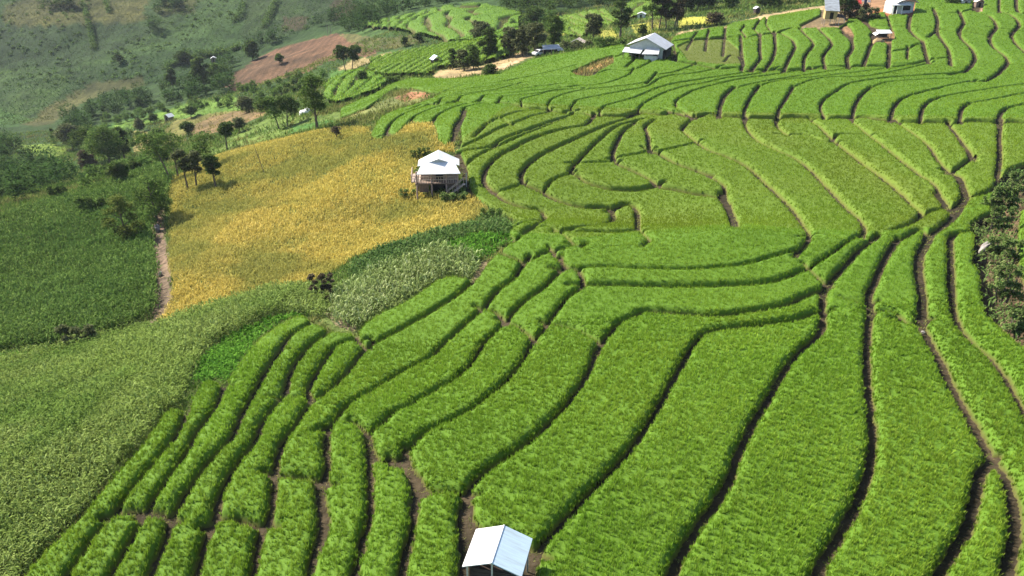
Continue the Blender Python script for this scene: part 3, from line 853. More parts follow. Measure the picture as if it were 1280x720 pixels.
# leaves over all plots at once: rice hills, each a tuft of upright blades
def rice_leaves():
    d = np.maximum(PD, 25)
    dn = np.interp(d, [30, 45, 70, 100, 140, 200], [46, 38, 24, 16, 10, 7]) * DX * DX
    dn = np.where((LAB > 0) & NEAR & (D > np.interp(d, [45, 90], [.02, .14])), dn * np.where(D < .35, 1.3, 1), 0)
    n = RNG.poisson(dn)
    idx = np.repeat(np.arange(LAB.size), n.ravel())
    hx = GXX.ravel()[idx] + RNG.uniform(-.5, .5, len(idx)) * DX; hy = GYY.ravel()[idx] + RNG.uniform(-.5, .5, len(idx)) * DX
    hd = d.ravel()[idx]
    per = np.round(np.interp(hd, [30, 50, 80, 120, 200], [9, 8, 6, 4, 3])).astype(int)
    rep = np.repeat(np.arange(len(idx)), per)
    ht = RNG.random(len(idx)); hh = RNG.normal(1, .11, len(idx)); hl2 = RNG.uniform(0, 2 * math.pi, len(idx))
    idx = idx[rep]; m = len(idx)
    dep = hd[rep]
    x = hx[rep] + RNG.normal(0, .035, m) * np.interp(dep, [40, 150], [1, 2.5]); y = hy[rep] + RNG.normal(0, .035, m) * np.interp(dep, [40, 150], [1, 2.5])
    dd = D.ravel()[idx]; lb = LAB.ravel()[idx]
    hz = H(x, y); hl = HLOC.ravel()[idx]
    pr = profile(dd) * hl
    L = RNG.uniform(.28, .46, m) * hh[rep] * np.where(hl < .35, .5, 1)
    root = np.c_[x, y, hz + np.maximum(-.02, pr - np.minimum(.12 + RNG.uniform(0, .10, m), pr * .35))]
    gy_, gx_ = np.gradient(D)
    ga = np.arctan2(-gy_.ravel()[idx], -gx_.ravel()[idx])
    edge = np.clip(1 - dd / .36, 0, 1); L *= 1 - .5 * edge
    az = np.where(RNG.random(m) < edge * .5, ga + RNG.normal(0, .6, m), RNG.uniform(0, 2 * math.pi, m))
    lean = np.abs(RNG.normal(.02, .15, m)) + .05 * edge
    w = np.interp(dep, [30, 45, 70, 110, 200], [.024, .030, .050, .09, .17]) * RNG.uniform(.7, 1.3, m)
    tone = .5 * RNG.random(m) + .5 * RNG.random(len(hx))[rep]; tone2 = RNG.random(m) * .45 + .40 * ht[rep] + .15 * fbm(x / 2.5, y / 2.5, 91, 2)
    tone2 = np.clip((tone2 - .5) * 1.15 + .5, 0, 1)
    pl = PLOTTONE[lb]
    zone = zone_of(x, y) + .12 * edge * RNG.random(m) + pl[:, 0]
    tone2 = np.clip(tone2 + pl[:, 1] - np.where(in_poly(CUT_P, x, y), .25, 0), 0, 1)
    return lb, dep, root, az, lean, L, w, RNG.uniform(.05, .38, m), tone, tone2, np.clip(zone, 0, 1)

lb, dep, root, az, lean, L, w, droop, tone, tone2, zone = rice_leaves()
order = np.argsort(lb, kind='stable')
lb, dep, root, az, lean, L, w, droop, tone, tone2, zone = (a[order] for a in (lb, dep, root, az, lean, L, w, droop, tone, tone2, zone))
print('rice leaves', len(lb))

def plot_mesh(name, k):
    ys, xs = np.nonzero(LABX == k) if not isinstance(k, (list, np.ndarray)) else np.nonzero(np.isin(LABX, k))
    j0, j1, i0, i1 = ys.min(), ys.max() + 1, xs.min(), xs.max() + 1
    L_ = LABX[j0:j1, i0:i1]
    m = (L_ == k) if not isinstance(k, (list, np.ndarray)) else np.isin(L_, k)
    vid = np.full(m.shape, -1); vid[m] = np.arange(m.sum())
    a, b, c, d_ = vid[:-1, :-1], vid[:-1, 1:], vid[1:, 1:], vid[1:, :-1]
    if isinstance(k, (list, np.ndarray)):
        q = (a >= 0) & (b >= 0) & (c >= 0) & (d_ >= 0) & (L_[:-1, :-1] == L_[1:, 1:]) & (L_[:-1, 1:] == L_[1:, :-1])
    else: q = (a >= 0) & (b >= 0) & (c >= 0) & (d_ >= 0)
    Q = np.stack([a[q], b[q], c[q], d_[q]], -1)
    V = np.stack([GXX[j0:j1, i0:i1][m], GYY[j0:j1, i0:i1][m], ZB[j0:j1, i0:i1][m]], -1)
    A = {'hgt': np.where(cutm[j0:j1, i0:i1][m], .26, np.clip(BODY[j0:j1, i0:i1][m] / HR, 0, 1)), 'zone': np.clip(ZON[j0:j1, i0:i1][m], 0, 1)}
    nb = len(V)
    lf = Leafy()
    if isinstance(k, (list, np.ndarray)): s = np.nonzero(np.isin(lb, k))[0]
    else: s = np.arange(np.searchsorted(lb, k), np.searchsorted(lb, k + 1))
    near = dep[s] < 62
    for five, ss in ((True, s[near]), (False, s[~near])):
        if len(ss):
            bv, tip = blades(root[ss], az[ss], lean[ss], L[ss], w[ss], droop[ss], RNG, five)
            lf.put(bv, tip, tone[ss], tone2[ss], zone[ss])
    if lf.n:
        bV, bT, bQ, bA = lf.arrays()
        T = bT + nb; nq = len(Q)
        QQ = np.vstack([Q, bQ + nb]) if bQ is not None else Q
        qm = np.zeros(len(QQ), np.int32); qm[nq:] = 1
        att = {key: np.concatenate([A.get(key, np.full(nb, .5)), v]) for key, v in bA.items()}
        att['hgt'] = np.concatenate([A['hgt'], np.ones(len(bV))])
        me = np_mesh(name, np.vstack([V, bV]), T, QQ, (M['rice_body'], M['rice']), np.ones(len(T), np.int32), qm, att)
        sm = np.zeros(len(me.polygons), bool); sm[len(T):len(T) + nq] = True
        me.polygons.foreach_set('use_smooth', sm)
    else:
        me = np_mesh(name, V, None, Q, (M['rice_body'],), attrs={**A}, smooth=True)
    o = bpy.data.objects.new(name, me); return link(o)

LANDMARKS = [('the nearest hut', 622, 690), ('the stilt house', 547, 215), ('the farmhouse', 812, 62), ('the shrubby gully', 1245, 300),
             ('the white tarpaulin', 1104, 46), ('the tall shack', 1040, 18), ('the orange bare patch', 742, 84), ('the green vegetable bed', 300, 440),
             ('the muddy path junction', 1154, 408), ('the pale maize', 500, 350), ('the bare verge', 403, 640),
             ('the path fork', 1240, 572), ('the bund corner', 1030, 370), ('the rounded brow', 690, 300), ('the mown patch', 885, 70),
             ('the curved mud bund', 660, 240), ('the wide brown bund', 910, 262), ('the long straight bund', 1060, 148), ('the tan slope', 500, 130)]
ORD = ['', 'second ', 'third ', 'fourth ', 'fifth ', 'sixth ', 'seventh ', 'eighth ', 'ninth ', 'tenth ', 'eleventh ', 'twelfth ', 'thirteenth ', 'fourteenth ', 'fifteenth ', 'sixteenth ', 'seventeenth ', 'eighteenth ', 'nineteenth ', 'twentieth ']

def plot_labels():
    info = []
    for k in PLOTS:
        d = [(math.hypot((cx[k] - a) , (cy[k] - b) * 1.6), i) for i, (_, a, b) in enumerate(LANDMARKS)]
        r, i = min(d); a, b = LANDMARKS[i][1:]
        ang = math.degrees(math.atan2((b - cy[k]) * 1.6, cx[k] - a)) % 360
        s = int(((ang + 22.5) % 360) // 45)
        info.append((i, s, r, k))
    where = ['right of', 'behind right of', 'straight behind', 'behind left of', 'left of', 'before and left of', 'straight before', 'before and right of']
    out = {}; seen = {}
    for i, s, r, k in sorted(info):
        c = seen.get((i, s), 0); seen[(i, s)] = c + 1
        ys, xs = np.nonzero((LAB == k) & VIS)
        q = np.stack([PU[ys, xs], PV[ys, xs]], -1); q = q - q.mean(0)
        e = np.sqrt(np.maximum(np.linalg.eigvalsh(q.T @ q / len(q)), .1)); el = e[1] / e[0]
        size = 'big' if pix[k] > 9000 else 'middling' if pix[k] > 2500 else 'small' if pix[k] > 500 else 'tiny'
        shape = 'rice strip' if el > 4 else 'oblong rice plot' if el > 2.1 else 'stubby rice plot'
        out[k] = f"{size} {shape} {where[s]} {LANDMARKS[i][0]}, {ORD[c]}nearest"
    return out

HASLEAF = np.bincount(lb, minlength=len(cnt)) > 30
PLOTS = [k for k in PLOTS if HASLEAF[k]]
PL = plot_labels()
for k in PLOTS:
    tag(plot_mesh('rice_plot', k), PL[k], 'rice plot', 'terraced rice plots divided by mud bunds')
rest = [k for k in range(1, len(cnt)) if k not in PL and cnt[k] > 12 and (NEAR & (LAB == k)).any()]
if rest:
    tag(plot_mesh('rice_crop', np.array(rest)), 'scraps of green rice along the edges of the terraces', 'rice', kind='stuff')

# ------------------------------------------------------------------ the land itself: one sheet to the horizon, coloured by what grows there, the far hills darkened for cloud shadow
TRACK = smooth_line(parse("196,262 197,280 199,300 202,330 204,360 204,385 196,404 178,417 150,428 110,437 60,441 0,447"), 6)
TRACK_W = at(TRACK[:, 0], TRACK[:, 1])[:, :2]
LAND = [
("440,-10 660,-10 660,62 440,62", (.042, .08, .024)),
("7,8 65,-8 195,-8 190,20 150,27 100,30 40,32 8,28", (.070, .074, .026)),
("-60,32 60,31 190,25 180,45 160,60 110,80 40,85 -60,80", (.024, .046, .018)),
("190,45 235,8 300,-8 400,-8 330,40 290,65 270,85 190,105 130,95 150,70", (.030, .060, .019)),
("300,-8 460,-8 430,15 350,45 310,60", (.028, .050, .018)),
("345,22 376,22 372,37 342,36", (.052, .046, .026)), ("415,0 450,-8 446,16 410,30", (.055, .044, .027)), ("205,0 260,-8 240,14 205,20", (.045, .055, .02)),
("25,155 60,135 120,105 180,95 185,105 130,118 90,135 60,155 40,160", (.064, .068, .026)),
("25,110 60,90 85,100 75,120 40,140 15,140", (.038, .070, .020)),
("-60,122 30,140 20,160 -60,162", (.042, .090, .022)),
("100,165 150,148 190,138 250,126 290,128 240,133 150,160 110,175", (.04, .09, .022)),
("130,158 150,152 200,140 240,128 300,125 300,140 240,148 205,150 160,160 135,163", (.095, .165, .030)),
("205,165 220,150 250,146 300,140 260,150 240,165 215,178", (.15, .14, .045)),
("240,160 260,148 300,140 335,140 320,152 270,168 245,172", (.17, .115, .06)),
("160,165 190,160 195,185 165,190", (.21, .175, .07)),
("8,182 40,180 75,180 70,198 40,196", (.11, .165, .030)),
("35,255 60,240 100,232 102,240 70,250 40,256", (.10, .16, .028)),
("270,112 285,95 340,63 380,53 425,42 480,55 495,56 470,66 440,70 400,82 380,95 340,105 310,112 285,118", (.105, .062, .042)),
("425,85 450,72 480,65 500,60 520,62 480,72 450,85 425,92", (.23, .19, .095)),
("420,45 450,40 520,40 530,50 500,56 480,54 440,48", (.085, .088, .038)),
("240,195 290,172 330,150 400,145 430,140 440,160 330,182 285,190 245,210", (.095, .14, .032)),
("340,175 360,163 400,155 440,150 440,158 400,165 350,175", (.06, .14, .03)),
("425,150 480,125 519,112 535,116 530,128 520,132 475,148 455,160 425,160", (.16, .175, .06)),
("505,118 520,113 536,116 533,121 515,123", (.25, .125, .07)),
("535,98 545,88 600,82 640,72 668,62 675,70 640,82 600,92 560,99", (.31, .23, .13)),
("698,40 720,34 722,42 702,48", (.22, .22, .045)), ("748,42 765,34 772,48 750,50", (.22, .22, .045)), ("780,32 812,27 812,40 785,46", (.22, .22, .045)), ("845,22 890,20 885,30 848,37", (.28, .28, .05)),
("690,22 760,12 775,30 700,45", (.13, .23, .04)), ("780,5 815,-3 818,22 785,26", (.16, .26, .045)),
("985,-8 1045,-8 1030,8 985,14", (.06, .11, .03)),
("410,92 440,85 480,90 488,105 470,118 430,130 405,125", (.06, .13, .028)),
("195,395 203,340 214,300 212,340 219,352 212,378 200,400", (.15, .11, .08)),
]
LAND2 = [
("541,101 600,95 640,86 665,75 674,68 656,75 610,88 560,97", (.44, .29, .19)),
("836,48 846,40 900,32 946,20 1000,11 1032,7 1032,12 1000,16 950,25 905,34 860,41", (.42, .30, .17)),
("715,91 727,86 749,76 766,71 766,80 752,88 737,97 721,95", (.36, .21, .09)),
("1000,33 1028,10 1046,8 1062,20 1048,37 1004,37", (.16, .12, .07)),
("1048,37 1057,31 1063,36 1067,44 1066,52 1060,46", (.20, .125, .075)),
("1060,8 1095,-20 1108,-20 1108,16 1088,19 1082,24 1088,33 1106,39 1117,39 1118,50 1108,55 1090,54 1087,46 1090,42 1084,34 1072,25 1062,22", (.20, .12, .07)),
("1080,18 1100,10 1108,12 1100,17 1085,21", (.36, .15, .06)),
("1108,12 1112,4 1146,4 1143,14 1138,20 1110,19", (.30, .13, .07)),
("1216,6 1232,6 1227,17 1214,16", (.30, .19, .14)),
("1248,231 1262,213 1285,206 1420,205 1420,290 1300,262 1274,265 1269,306 1272,334 1280,358 1300,400 1420,560 1420,640 1310,467 1280,438 1264,424 1246,410 1232,394 1228,372 1226,345 1216,332 1219,315 1220,298 1213,291 1224,278 1240,268 1242,250", (.115, .078, .050)),
("585,350 595,325 612,327 622,320 605,335 590,350", (.15, .12, .075)),
("395,396 417,400 447,414 440,419 414,414", (.16, .13, .085)),
]


def dist_line(P, x, y, cap=12):
    out = np.full(x.shape, float(cap))
    for (ax, ay), (bx, by) in zip(P[:-1], P[1:]):
        m = (x > min(ax, bx) - cap) & (x < max(ax, bx) + cap) & (y > min(ay, by) - cap) & (y < max(ay, by) + cap)
        if not m.any(): continue
        dx, dy = bx - ax, by - ay
        t = np.clip(((x[m] - ax) * dx + (y[m] - ay) * dy) / (dx * dx + dy * dy + 1e-9), 0, 1)
        out[m] = np.minimum(out[m], np.hypot(x[m] - ax - t * dx, y[m] - ay - t * dy))
    return out

def land_colour(x, y):
    r = np.hypot(x, y)
    c = np.empty(x.shape + (3,)); c[:] = (.030, .058, .018)  # far land darkened in its colour for the cloud shadow on the hills
    near = (1 - sstep(190, 260, r))[..., None]
    c = c * (1 - near) + np.array([.075, .105, .030]) * near
    wob = np.clip(r / 60, .3, 6)
    xx = x + wob * 1.6 * (fbm(x / (5 * wob), y / (5 * wob), 101, 3) - .5) * 2; yy = y + wob * 1.6 * (fbm(x / (5 * wob), y / (5 * wob), 107, 3) - .5) * 2
    for s, col in LAND:
        c[in_poly(wpoly(s), xx, yy)] = col
    c[in_poly(FIELD_W, x, y)] = (.048, .037, .025)
    for s, col in LAND2:
        c[in_poly(wpoly(s), xx, yy)] = col
    t = dist_line(TRACK_W, x, y) < .75 + .5 * vnoise(x / 2, y / 2, 5)
    c[t] = (.17, .12, .09)
    return c

def ground():
    th = np.radians(np.concatenate([np.arange(-180, -60, 4.), np.arange(-60, -42, 1.), np.arange(-42, 42, .15), np.arange(42, 60, 1.), np.arange(60, 180, 4.)]))
    rr = [2.0]
    while rr[-1] < 6000: rr.append(rr[-1] * (1.0105 if rr[-1] < 800 else 1.05))
    rr = np.array(rr)
    T_, R_ = np.meshgrid(th, rr)
    x = R_ * np.sin(T_); y = R_ * np.cos(T_)
    z = H(x, y); big = (R_ > 480) | (y < 0) | (np.abs(x) > 480)
    z[big] = hexact(x[big], y[big])
    # the gully lies lower than the plots round it
    gl = in_poly(HOLES_W[8], x, y)
    z = z - np.where(gl, .9, 0)
    V = np.stack([x, y, z], -1).reshape(-1, 3)
    nr, nt_ = x.shape
    idx = np.arange(nr * nt_).reshape(nr, nt_)
    nx_ = np.roll(idx, -1, 1)
    Q = np.stack([idx[:-1], nx_[:-1], nx_[1:], idx[1:]], -1).reshape(-1, 4)[:, ::-1]
    centre = len(V); V = np.vstack([V, [[0, 0, float(hexact(np.array([0.]), np.array([0.]))[0])]]])
    Tt = np.stack([np.full(nt_, centre), idx[0], np.roll(idx[0], -1)], -1)[:, ::-1]
    col = np.vstack([land_colour(x, y).reshape(-1, 3), [[.08, .1, .03]]])
    o = np_obj('ground', V, Tt, Q, (M['land'],), attrs={'land': col, 'far': np.append(sstep(260, 340, R_).ravel(), 0)}, smooth=True)
    tag(o, 'earth, paths and grass slopes under the terraces and out to the hills', kind='structure')
ground()
# ------------------------------------------------------------------ crops and weeds that cover the ground
YEL = "195,410 225,400 250,391 300,375 360,362 395,352 420,340 440,324 470,314 515,302 560,288 590,284 612,267 590,246 520,243 517,215 535,192 569,192 566,181 556,182 547,177 542,157 521,155 508,159 500,168 491,172 477,175 463,172 462,160 427,160 390,166 333,180 287,190 262,200 240,210 213,230 213,260 214,300 212,340 219,352 214,380"
NEARC = "-80,462 0,455 60,441 95,431 150,421 195,412 250,393 300,377 360,364 388,364 404,378 413,398 380,396 350,394 320,404 295,419 275,429 257,442 243,466 232,492 223,511 203,519 188,542 172,563 138,602 102,647 62,688 32,720 10,770 -80,770"
DARKC = "-80,300 0,276 40,262 110,240 160,222 200,207 216,222 212,240 197,262 193,300 196,345 196,392 160,410 100,427 30,440 -80,446"
PALEC = "414,398 418,374 440,356 470,340 500,330 545,312 580,318 600,326 588,349 570,344 547,349 532,361 505,379 477,391 455,406 446,414 425,410"
VEG1 = "242,482 250,460 262,442 280,428 300,415 340,400 372,393 388,396 365,398 345,409 325,424 312,437 300,454 290,467 281,478 268,474 250,480"
VEG2 = "540,312 570,300 600,294 640,297 628,312 612,322 598,327 575,318"
THICK = "437,338 470,314 515,300 560,289 596,279 612,266 622,270 640,285 636,296 600,292 545,310 500,325 455,347 440,353"
CUTS = [wpoly(s) for s in (THICK,)]

def yel_zone(p):
    u, v, d = project(p)
    a = fbm(p[:, 0] / 7, p[:, 1] / 11, 131, 3)
    # greener, taller growth in bands across the slope
    b = fbm((p[:, 0] * .5 + p[:, 1]) / 6, (p[:, 0] - p[:, 1] * .5) / 30, 137, 3)
    z = .95 * sstep(.44, .66, a * .4 + b * .6) + .75 * sstep(.5, .75, a) * (v > 320)
    up = in_poly(wpoly("462,170 500,168 545,178 560,190 530,196 505,230 470,240 440,215 455,190"), p[:, 0], p[:, 1])
    hi_ = sstep(-14, -22, p[:, 2]) * .25 + .35 * in_poly(wpoly('213,232 262,200 427,160 462,172 440,205 380,235 300,270 240,330 212,350'), p[:, 0], p[:, 1])
    return np.clip(z + hi_ * (.8 + .9 * a) + up * .6 * sstep(.3, .6, a), 0, 1)

field('ripe_rice_field', M['ripe'], [YEL], 'golden field of ripe hill rice on the slope around the stilt house', 'ripe rice', 60, .55, .050, (.05, .6), (.3, 1.0), per=3, zone_fn=yel_zone, holes=CUTS + [HOLES_W[10]])
def patchy(seed, sc, lo, hi, amt=1.0):
    return lambda p: amt * sstep(lo, hi, fbm(p[:, 0] / sc, p[:, 1] / sc, seed, 3))

field('maize_field', M['maize'], [NEARC], 'pale green broad-leaved maize on the near slope left of the rice strips', 'maize', 44, .40, .072, (.3, 1.2), (.2, .9), per=4, height=(.1, 1.15), clump=.17, zone_fn=patchy(141, 6, .45, .75, .85))
field('maize_field', M['pale_maize'], [PALEC], 'tall pale maize between the golden field and the rice strips', 'maize', 26, .55, .085, (.1, .9), (.2, .9), per=4, height=(.1, .9), clump=.2, zone=-.0, zone_fn=None)
field('maize_field', M['dark_maize'], [DARKC], 'dark green maize covering the slope left of the dirt track', 'maize', 34, .6, .085, (.2, .9), (.2, .8), per=4, height=(.1, 1.2), clump=.18)
field('vegetable_bed', M['veg'], [VEG1], 'bed of bright green leafy rows beside the rounded rice strip ends', 'vegetable bed', 30, .42, .09, (.2, 1.0), (.2, .9), per=4, height=(0, .25), clump=.1, rowdir=(math.radians(62), .75))
field('vegetable_bed', M['veg'], [VEG2], 'bright green bed of thin slanting rows above the pale maize', 'vegetable bed', 30, .45, .09, (.2, 1.0), (.2, .9), per=4, height=(0, .25), clump=.1, rowdir=(math.radians(40), .9))
STRIP = '-80,450 0,445 40,439 95,430 112,437 60,446 0,459 -80,470'
field('grassy_strip', M['veg'], [STRIP], 'bright green grassy strip between the dark maize and the near maize', 'grass', 30, .45, .08, (.2, 1.0), (.2, .9), per=4, height=(0, .2), clump=.1)
field('thicket', M['weed'], [THICK], 'dark green thicket of weeds below the golden field', 'thicket', 26, .5, .10, (.2, 1.2), (.2, .9), per=5, height=(0, .5), clump=.25, zone=0.)
GULLY = "1250,233 1263,216 1285,210 1400,210 1400,280 1300,258 1272,263 1267,306 1270,334 1278,358 1298,400 1400,540 1400,620 1310,462 1280,434 1264,420 1248,407 1234,392 1231,372 1229,345 1220,332 1222,315 1223,298 1217,291 1228,278 1243,268 1245,250"
field('gully_weeds', M['weed'], [GULLY], 'rough weeds growing over red earth in the gully between rice plots', 'weeds', 7, .45, .09, (.2, 1.3), (.2, .9), per=5, height=(0, .3), clump=.25, zone_fn=patchy(153, 3, .5, .8, .8))

def verge():
    """grass on everything that is not a crop, a plot, a path or a yard"""
    n = 700000
    px = RNG.uniform(-140, 1420, n); d0 = RNG.uniform(0, 1, n)
    py = -40 + 840 * d0
    keep = RNG.random(n) < np.clip(.10 + (py / 720) * .6, .1, 1)
    px, py = px[keep], py[keep]
    # drawn evenly over the plan between 25 and 330 m
    y = 25 + 305 * RNG.random(len(px)) ** 1.5; x = (RNG.random(len(px)) - .5) * 1.75 * (y + 10)
    p = np.c_[x, y, H(x, y)]
    j = ((p[:, 1] - Y0) / DX).astype(int); i = ((p[:, 0] - X0) / DX).astype(int)
    ok = (j >= 0) & (j < NY) & (i >= 0) & (i < NX)
    inf = in_poly(FIELD_W, p[:, 0], p[:, 1])
    bad = inf.copy()
    for s in (YEL, NEARC, DARKC, PALEC, VEG1, VEG2): bad |= in_poly(wpoly(s), p[:, 0], p[:, 1])
    for s, c in LAND2:
        if s.startswith('715,91'): dry = in_poly(wpoly(s), p[:, 0], p[:, 1]); bad &= ~dry
        else: bad |= in_poly(wpoly(s), p[:, 0], p[:, 1])
    bad |= dry & (RNG.random(len(p)) < .35)
    bare = np.zeros(len(p), bool)
    for s, c in LAND:
        if c[0] > .2 and c[0] > c[1] * 1.25: bare |= in_poly(wpoly(s), p[:, 0], p[:, 1])
    bad |= bare & (RNG.random(len(p)) < .7)
    bad |= (p[:, 1] > 185) & (RNG.random(len(p)) < .55)
    bright_land = np.zeros(len(p), bool)  # areas whose own land colour is bright
    for s, c in LAND:
        if max(c) > .115: bright_land |= in_poly(wpoly(s), p[:, 0], p[:, 1])
    bad |= bright_land & (p[:, 1] > 150) & (RNG.random(len(p)) < .85)
    bad |= dist_line(TRACK_W, p[:, 0], p[:, 1]) < 1.0
    ok = ~bad & in_frame(p); p = p[ok]; dry = dry[ok]
    d = depth_of(p); sc = np.clip(d / 60, .6, 3.2)
    tan = np.where(dry, 1.0, 0.)
    tan = np.where(in_poly(wpoly("425,150 480,125 519,112 535,116 530,128 520,132 475,148 455,160 425,160"), p[:, 0], p[:, 1]), .4, tan)
    for s in ("535,98 545,88 600,82 640,72 668,62 675,70 640,82 600,92 560,99", "425,85 450,72 480,65 500,60 520,62 480,72 450,85 425,92", "240,160 260,148 300,140 335,140 320,152 270,168 245,172", "205,165 220,150 250,146 300,140 260,150 240,165 215,178"):
        tan = np.where(in_poly(wpoly(s), p[:, 0], p[:, 1]), .9, tan)
    tan = np.clip(tan + .7 * sstep(.55, .75, fbm(p[:, 0] / 8, p[:, 1] / 8, 161, 3)), 0, 1)
    lf = Leafy()
    for k in range(4):
        n = len(p)
        r = p + np.c_[RNG.normal(0, .16, (n, 2)) * sc[:, None], RNG.uniform(0, .08, n)]
        V, tip = blades(r, RNG.uniform(0, 6.283, n), RNG.uniform(.2, 1.0, n), .5 * sc ** .7 * RNG.uniform(.6, 1.3, n), .09 * sc * RNG.uniform(.7, 1.3, n), RNG.uniform(.2, .9, n), RNG, False)
        lf.put(V, tip, RNG.random(n), RNG.random(n), tan)
    tag(lf.build('verge_grass', M['grassy']), 'rough grass on the slopes and verges between the fields', 'grass', kind='stuff')
verge()

def bund_weeds():
    """short weeds on the mud bunds"""
    lf = Leafy(); pts = []
    for hw, w in BUND_W:
        if hw < .2: continue
        for a, b in zip(w[:-1], w[1:]):
            l = np.hypot(*(b - a))
            if l > 20: continue
            m = RNG.poisson(l * (3.0 if a[1] < 90 else 1.2))
            if m:
                t = RNG.random(m)[:, None]; nn = np.array([-(b - a)[1], (b - a)[0]]) / max(l, 1e-6)
                pts.append(a + (b - a) * t + nn * (RNG.normal(0, hw * .75, m))[:, None])
    q = np.vstack(pts); q = q[fbm(q[:, 0] / 3, q[:, 1] / 3, 171, 2) > .47]
    p = np.c_[q, H(q[:, 0], q[:, 1])]; p = p[in_frame(p)]; d = depth_of(p); sc = np.clip(d / 45, .8, 2.5)
    for k in range(4):
        n = len(p)
        r = p + np.c_[RNG.normal(0, .06, (n, 2)), np.zeros(n)]
        V, tip = blades(r, RNG.uniform(0, 6.283, n), RNG.uniform(.3, 1.2, n), .17 * sc ** .5 * RNG.uniform(.5, 1.3, n), .04 * sc * RNG.uniform(.7, 1.3, n), RNG.uniform(.2, .9, n), RNG, False)
        lf.put(V, tip, RNG.random(n), RNG.random(n), RNG.random(n))
    tag(lf.build('bund_grass', M['grassy']), 'short weeds on the mud bunds between rice plots', 'grass', kind='stuff')
bund_weeds()

# far terraced hillsides: stepped banks of rice that follow the slope
def far_terraces(poly_px, label, coord, cell, rise, zone, namek='far_terraces'):
    poly = wpoly(poly_px)
    x0, y0 = poly.min(0); x1, y1 = poly.max(0)
    gx, gy = np.meshgrid(np.arange(x0, x1, cell), np.arange(y0, y1, cell))
    m = in_poly(poly, gx, gy); z = H(gx, gy)
    s = coord(gx, gy, z); fr = s - np.floor(s)
    h = rise * np.clip(np.minimum((fr - .08) / .10, (.92 - fr) / .14), 0, 1) + .05
    h = h * (.85 + .3 * fbm(gx / 4, gy / 4, 181, 2))
    vid = np.full(m.shape, -1); vid[m] = np.arange(m.sum())
    a, b, c, d = vid[:-1, :-1], vid[:-1, 1:], vid[1:, 1:], vid[1:, :-1]
    q = (a >= 0) & (b >= 0) & (c >= 0) & (d >= 0)
    V = np.stack([gx[m], gy[m], (z + h)[m]], -1)
    o = np_obj(namek, V, None, np.stack([a[q], b[q], c[q], d[q]], -1), (M['rice_body'],), attrs={'hgt': np.clip(h[m] / rise, 0, 1) ** 2, 'zone': np.full(m.sum(), zone)}, smooth=True)
    # leaves on top
    k = np.nonzero(m.ravel() & (h.ravel() > rise * .86))[0]; k = k[RNG.random(len(k)) < min(1, 9000 / max(1, len(k)))]
    p = np.stack([gx.ravel()[k] + RNG.normal(0, .3, len(k)), gy.ravel()[k] + RNG.normal(0, .3, len(k)), (z + h).ravel()[k] - .15], -1)
    n = len(p); lf = Leafy()
    V, tip = blades(p, RNG.uniform(0, 6.283, n), RNG.uniform(.1, .8, n), RNG.uniform(.5, .9, n), RNG.uniform(.2, .4, n), RNG.uniform(.2, .8, n), RNG, False)
    lf.put(V, tip, RNG.random(n), RNG.random(n), np.full(n, zone))
    V, T, Q, A = lf.arrays()
    tag(o, label, 'terraced rice', kind='stuff')
    c_ = lf.build('rice_leaves', M['rice'], parent=o); c_['kind'] = 'stuff'

def level(dz): return lambda x, y, z: z / dz + .35 * fbm(x / 40, y / 40, 191, 2)
def across(px, step):                 # strips that run down the slope
    def f(x, y, z):
        p = np.stack([x, y, z], -1); u, v, d = project(p)
        return x / step + .9 * fbm(x / 25, y / 25, 193, 2) + (y / step) * px
    return f
far_terraces("450,36 470,30 510,22 560,11 600,8 650,20 650,48 610,56 560,56 530,48 490,40", 'far hillside of level green rice terraces in thin lines', level(1.25), .8, 1.7, 0.)
far_terraces("462,76 500,68 560,57 620,52 640,60 640,72 600,82 545,88 535,97 500,97 478,98 462,92", 'pale green strip terraces around the lone blue-white field hut', across(-.25, 3.4), .5, 1.2, .25)
far_terraces("405,108 440,93 462,93 488,104 470,117 440,128 420,133 404,125", 'bright green stepped plots below the tree with two trunks', level(1.2), .5, 1.3, 0.)
far_terraces("700,24 735,16 758,14 770,28 745,40 722,50 705,46", 'far yellow-green rice terraces behind the farmhouse trees', across(.1, 3.8), .7, .9, .35)
far_terraces("782,8 815,-4 818,20 786,24", 'far yellow-green terraces beside the tall pale-trunked trees', level(1.2), .8, 1.0, .4)
#far_terraces("355,78 400,66 420,70 404,84 380,96 362,98 345,96", 'small far green terraces at the foot of the brown hill', level(1.3), .7, 1.0, 0.)

# ------------------------------------------------------------------ trees and shrubs
def crown_mesh(name, m, blobs, n, leaf, rng):
    """leaf sprays gathered in uneven clumps, gaps between them"""
    C = np.array([b[:3] for b in blobs]); R = np.array([b[3] for b in blobs])
    w = R ** 2; w = w / w.sum()
    i = rng.choice(len(blobs), n, p=w)
    v = unit(rng.normal(size=(n, 3))); v[:, 2] = np.abs(v[:, 2]) * np.where(rng.random(n) < .78, 1, -1)
    p = C[i] + v * (R[i] * rng.uniform(.45, 1.05, n))[:, None] * np.array([1, 1, .8])
    lf = Leafy()
    az = np.arctan2(v[:, 1], v[:, 0]) + rng.normal(0, .8, n)
    V, tip = blades(p, az, rng.uniform(.4, 2.0, n), leaf * rng.uniform(.6, 1.4, n), leaf * rng.uniform(.45, .85, n), rng.uniform(.1, .9, n), rng, True)
    ct = rng.random(len(blobs))
    lf.put(V, tip, rng.random(n), .35 * rng.random(n) + .65 * ct[i], np.zeros(n))
    V, T, Q, A = lf.arrays()
    return np_mesh(name, V, T, Q, (m,), attrs=A)

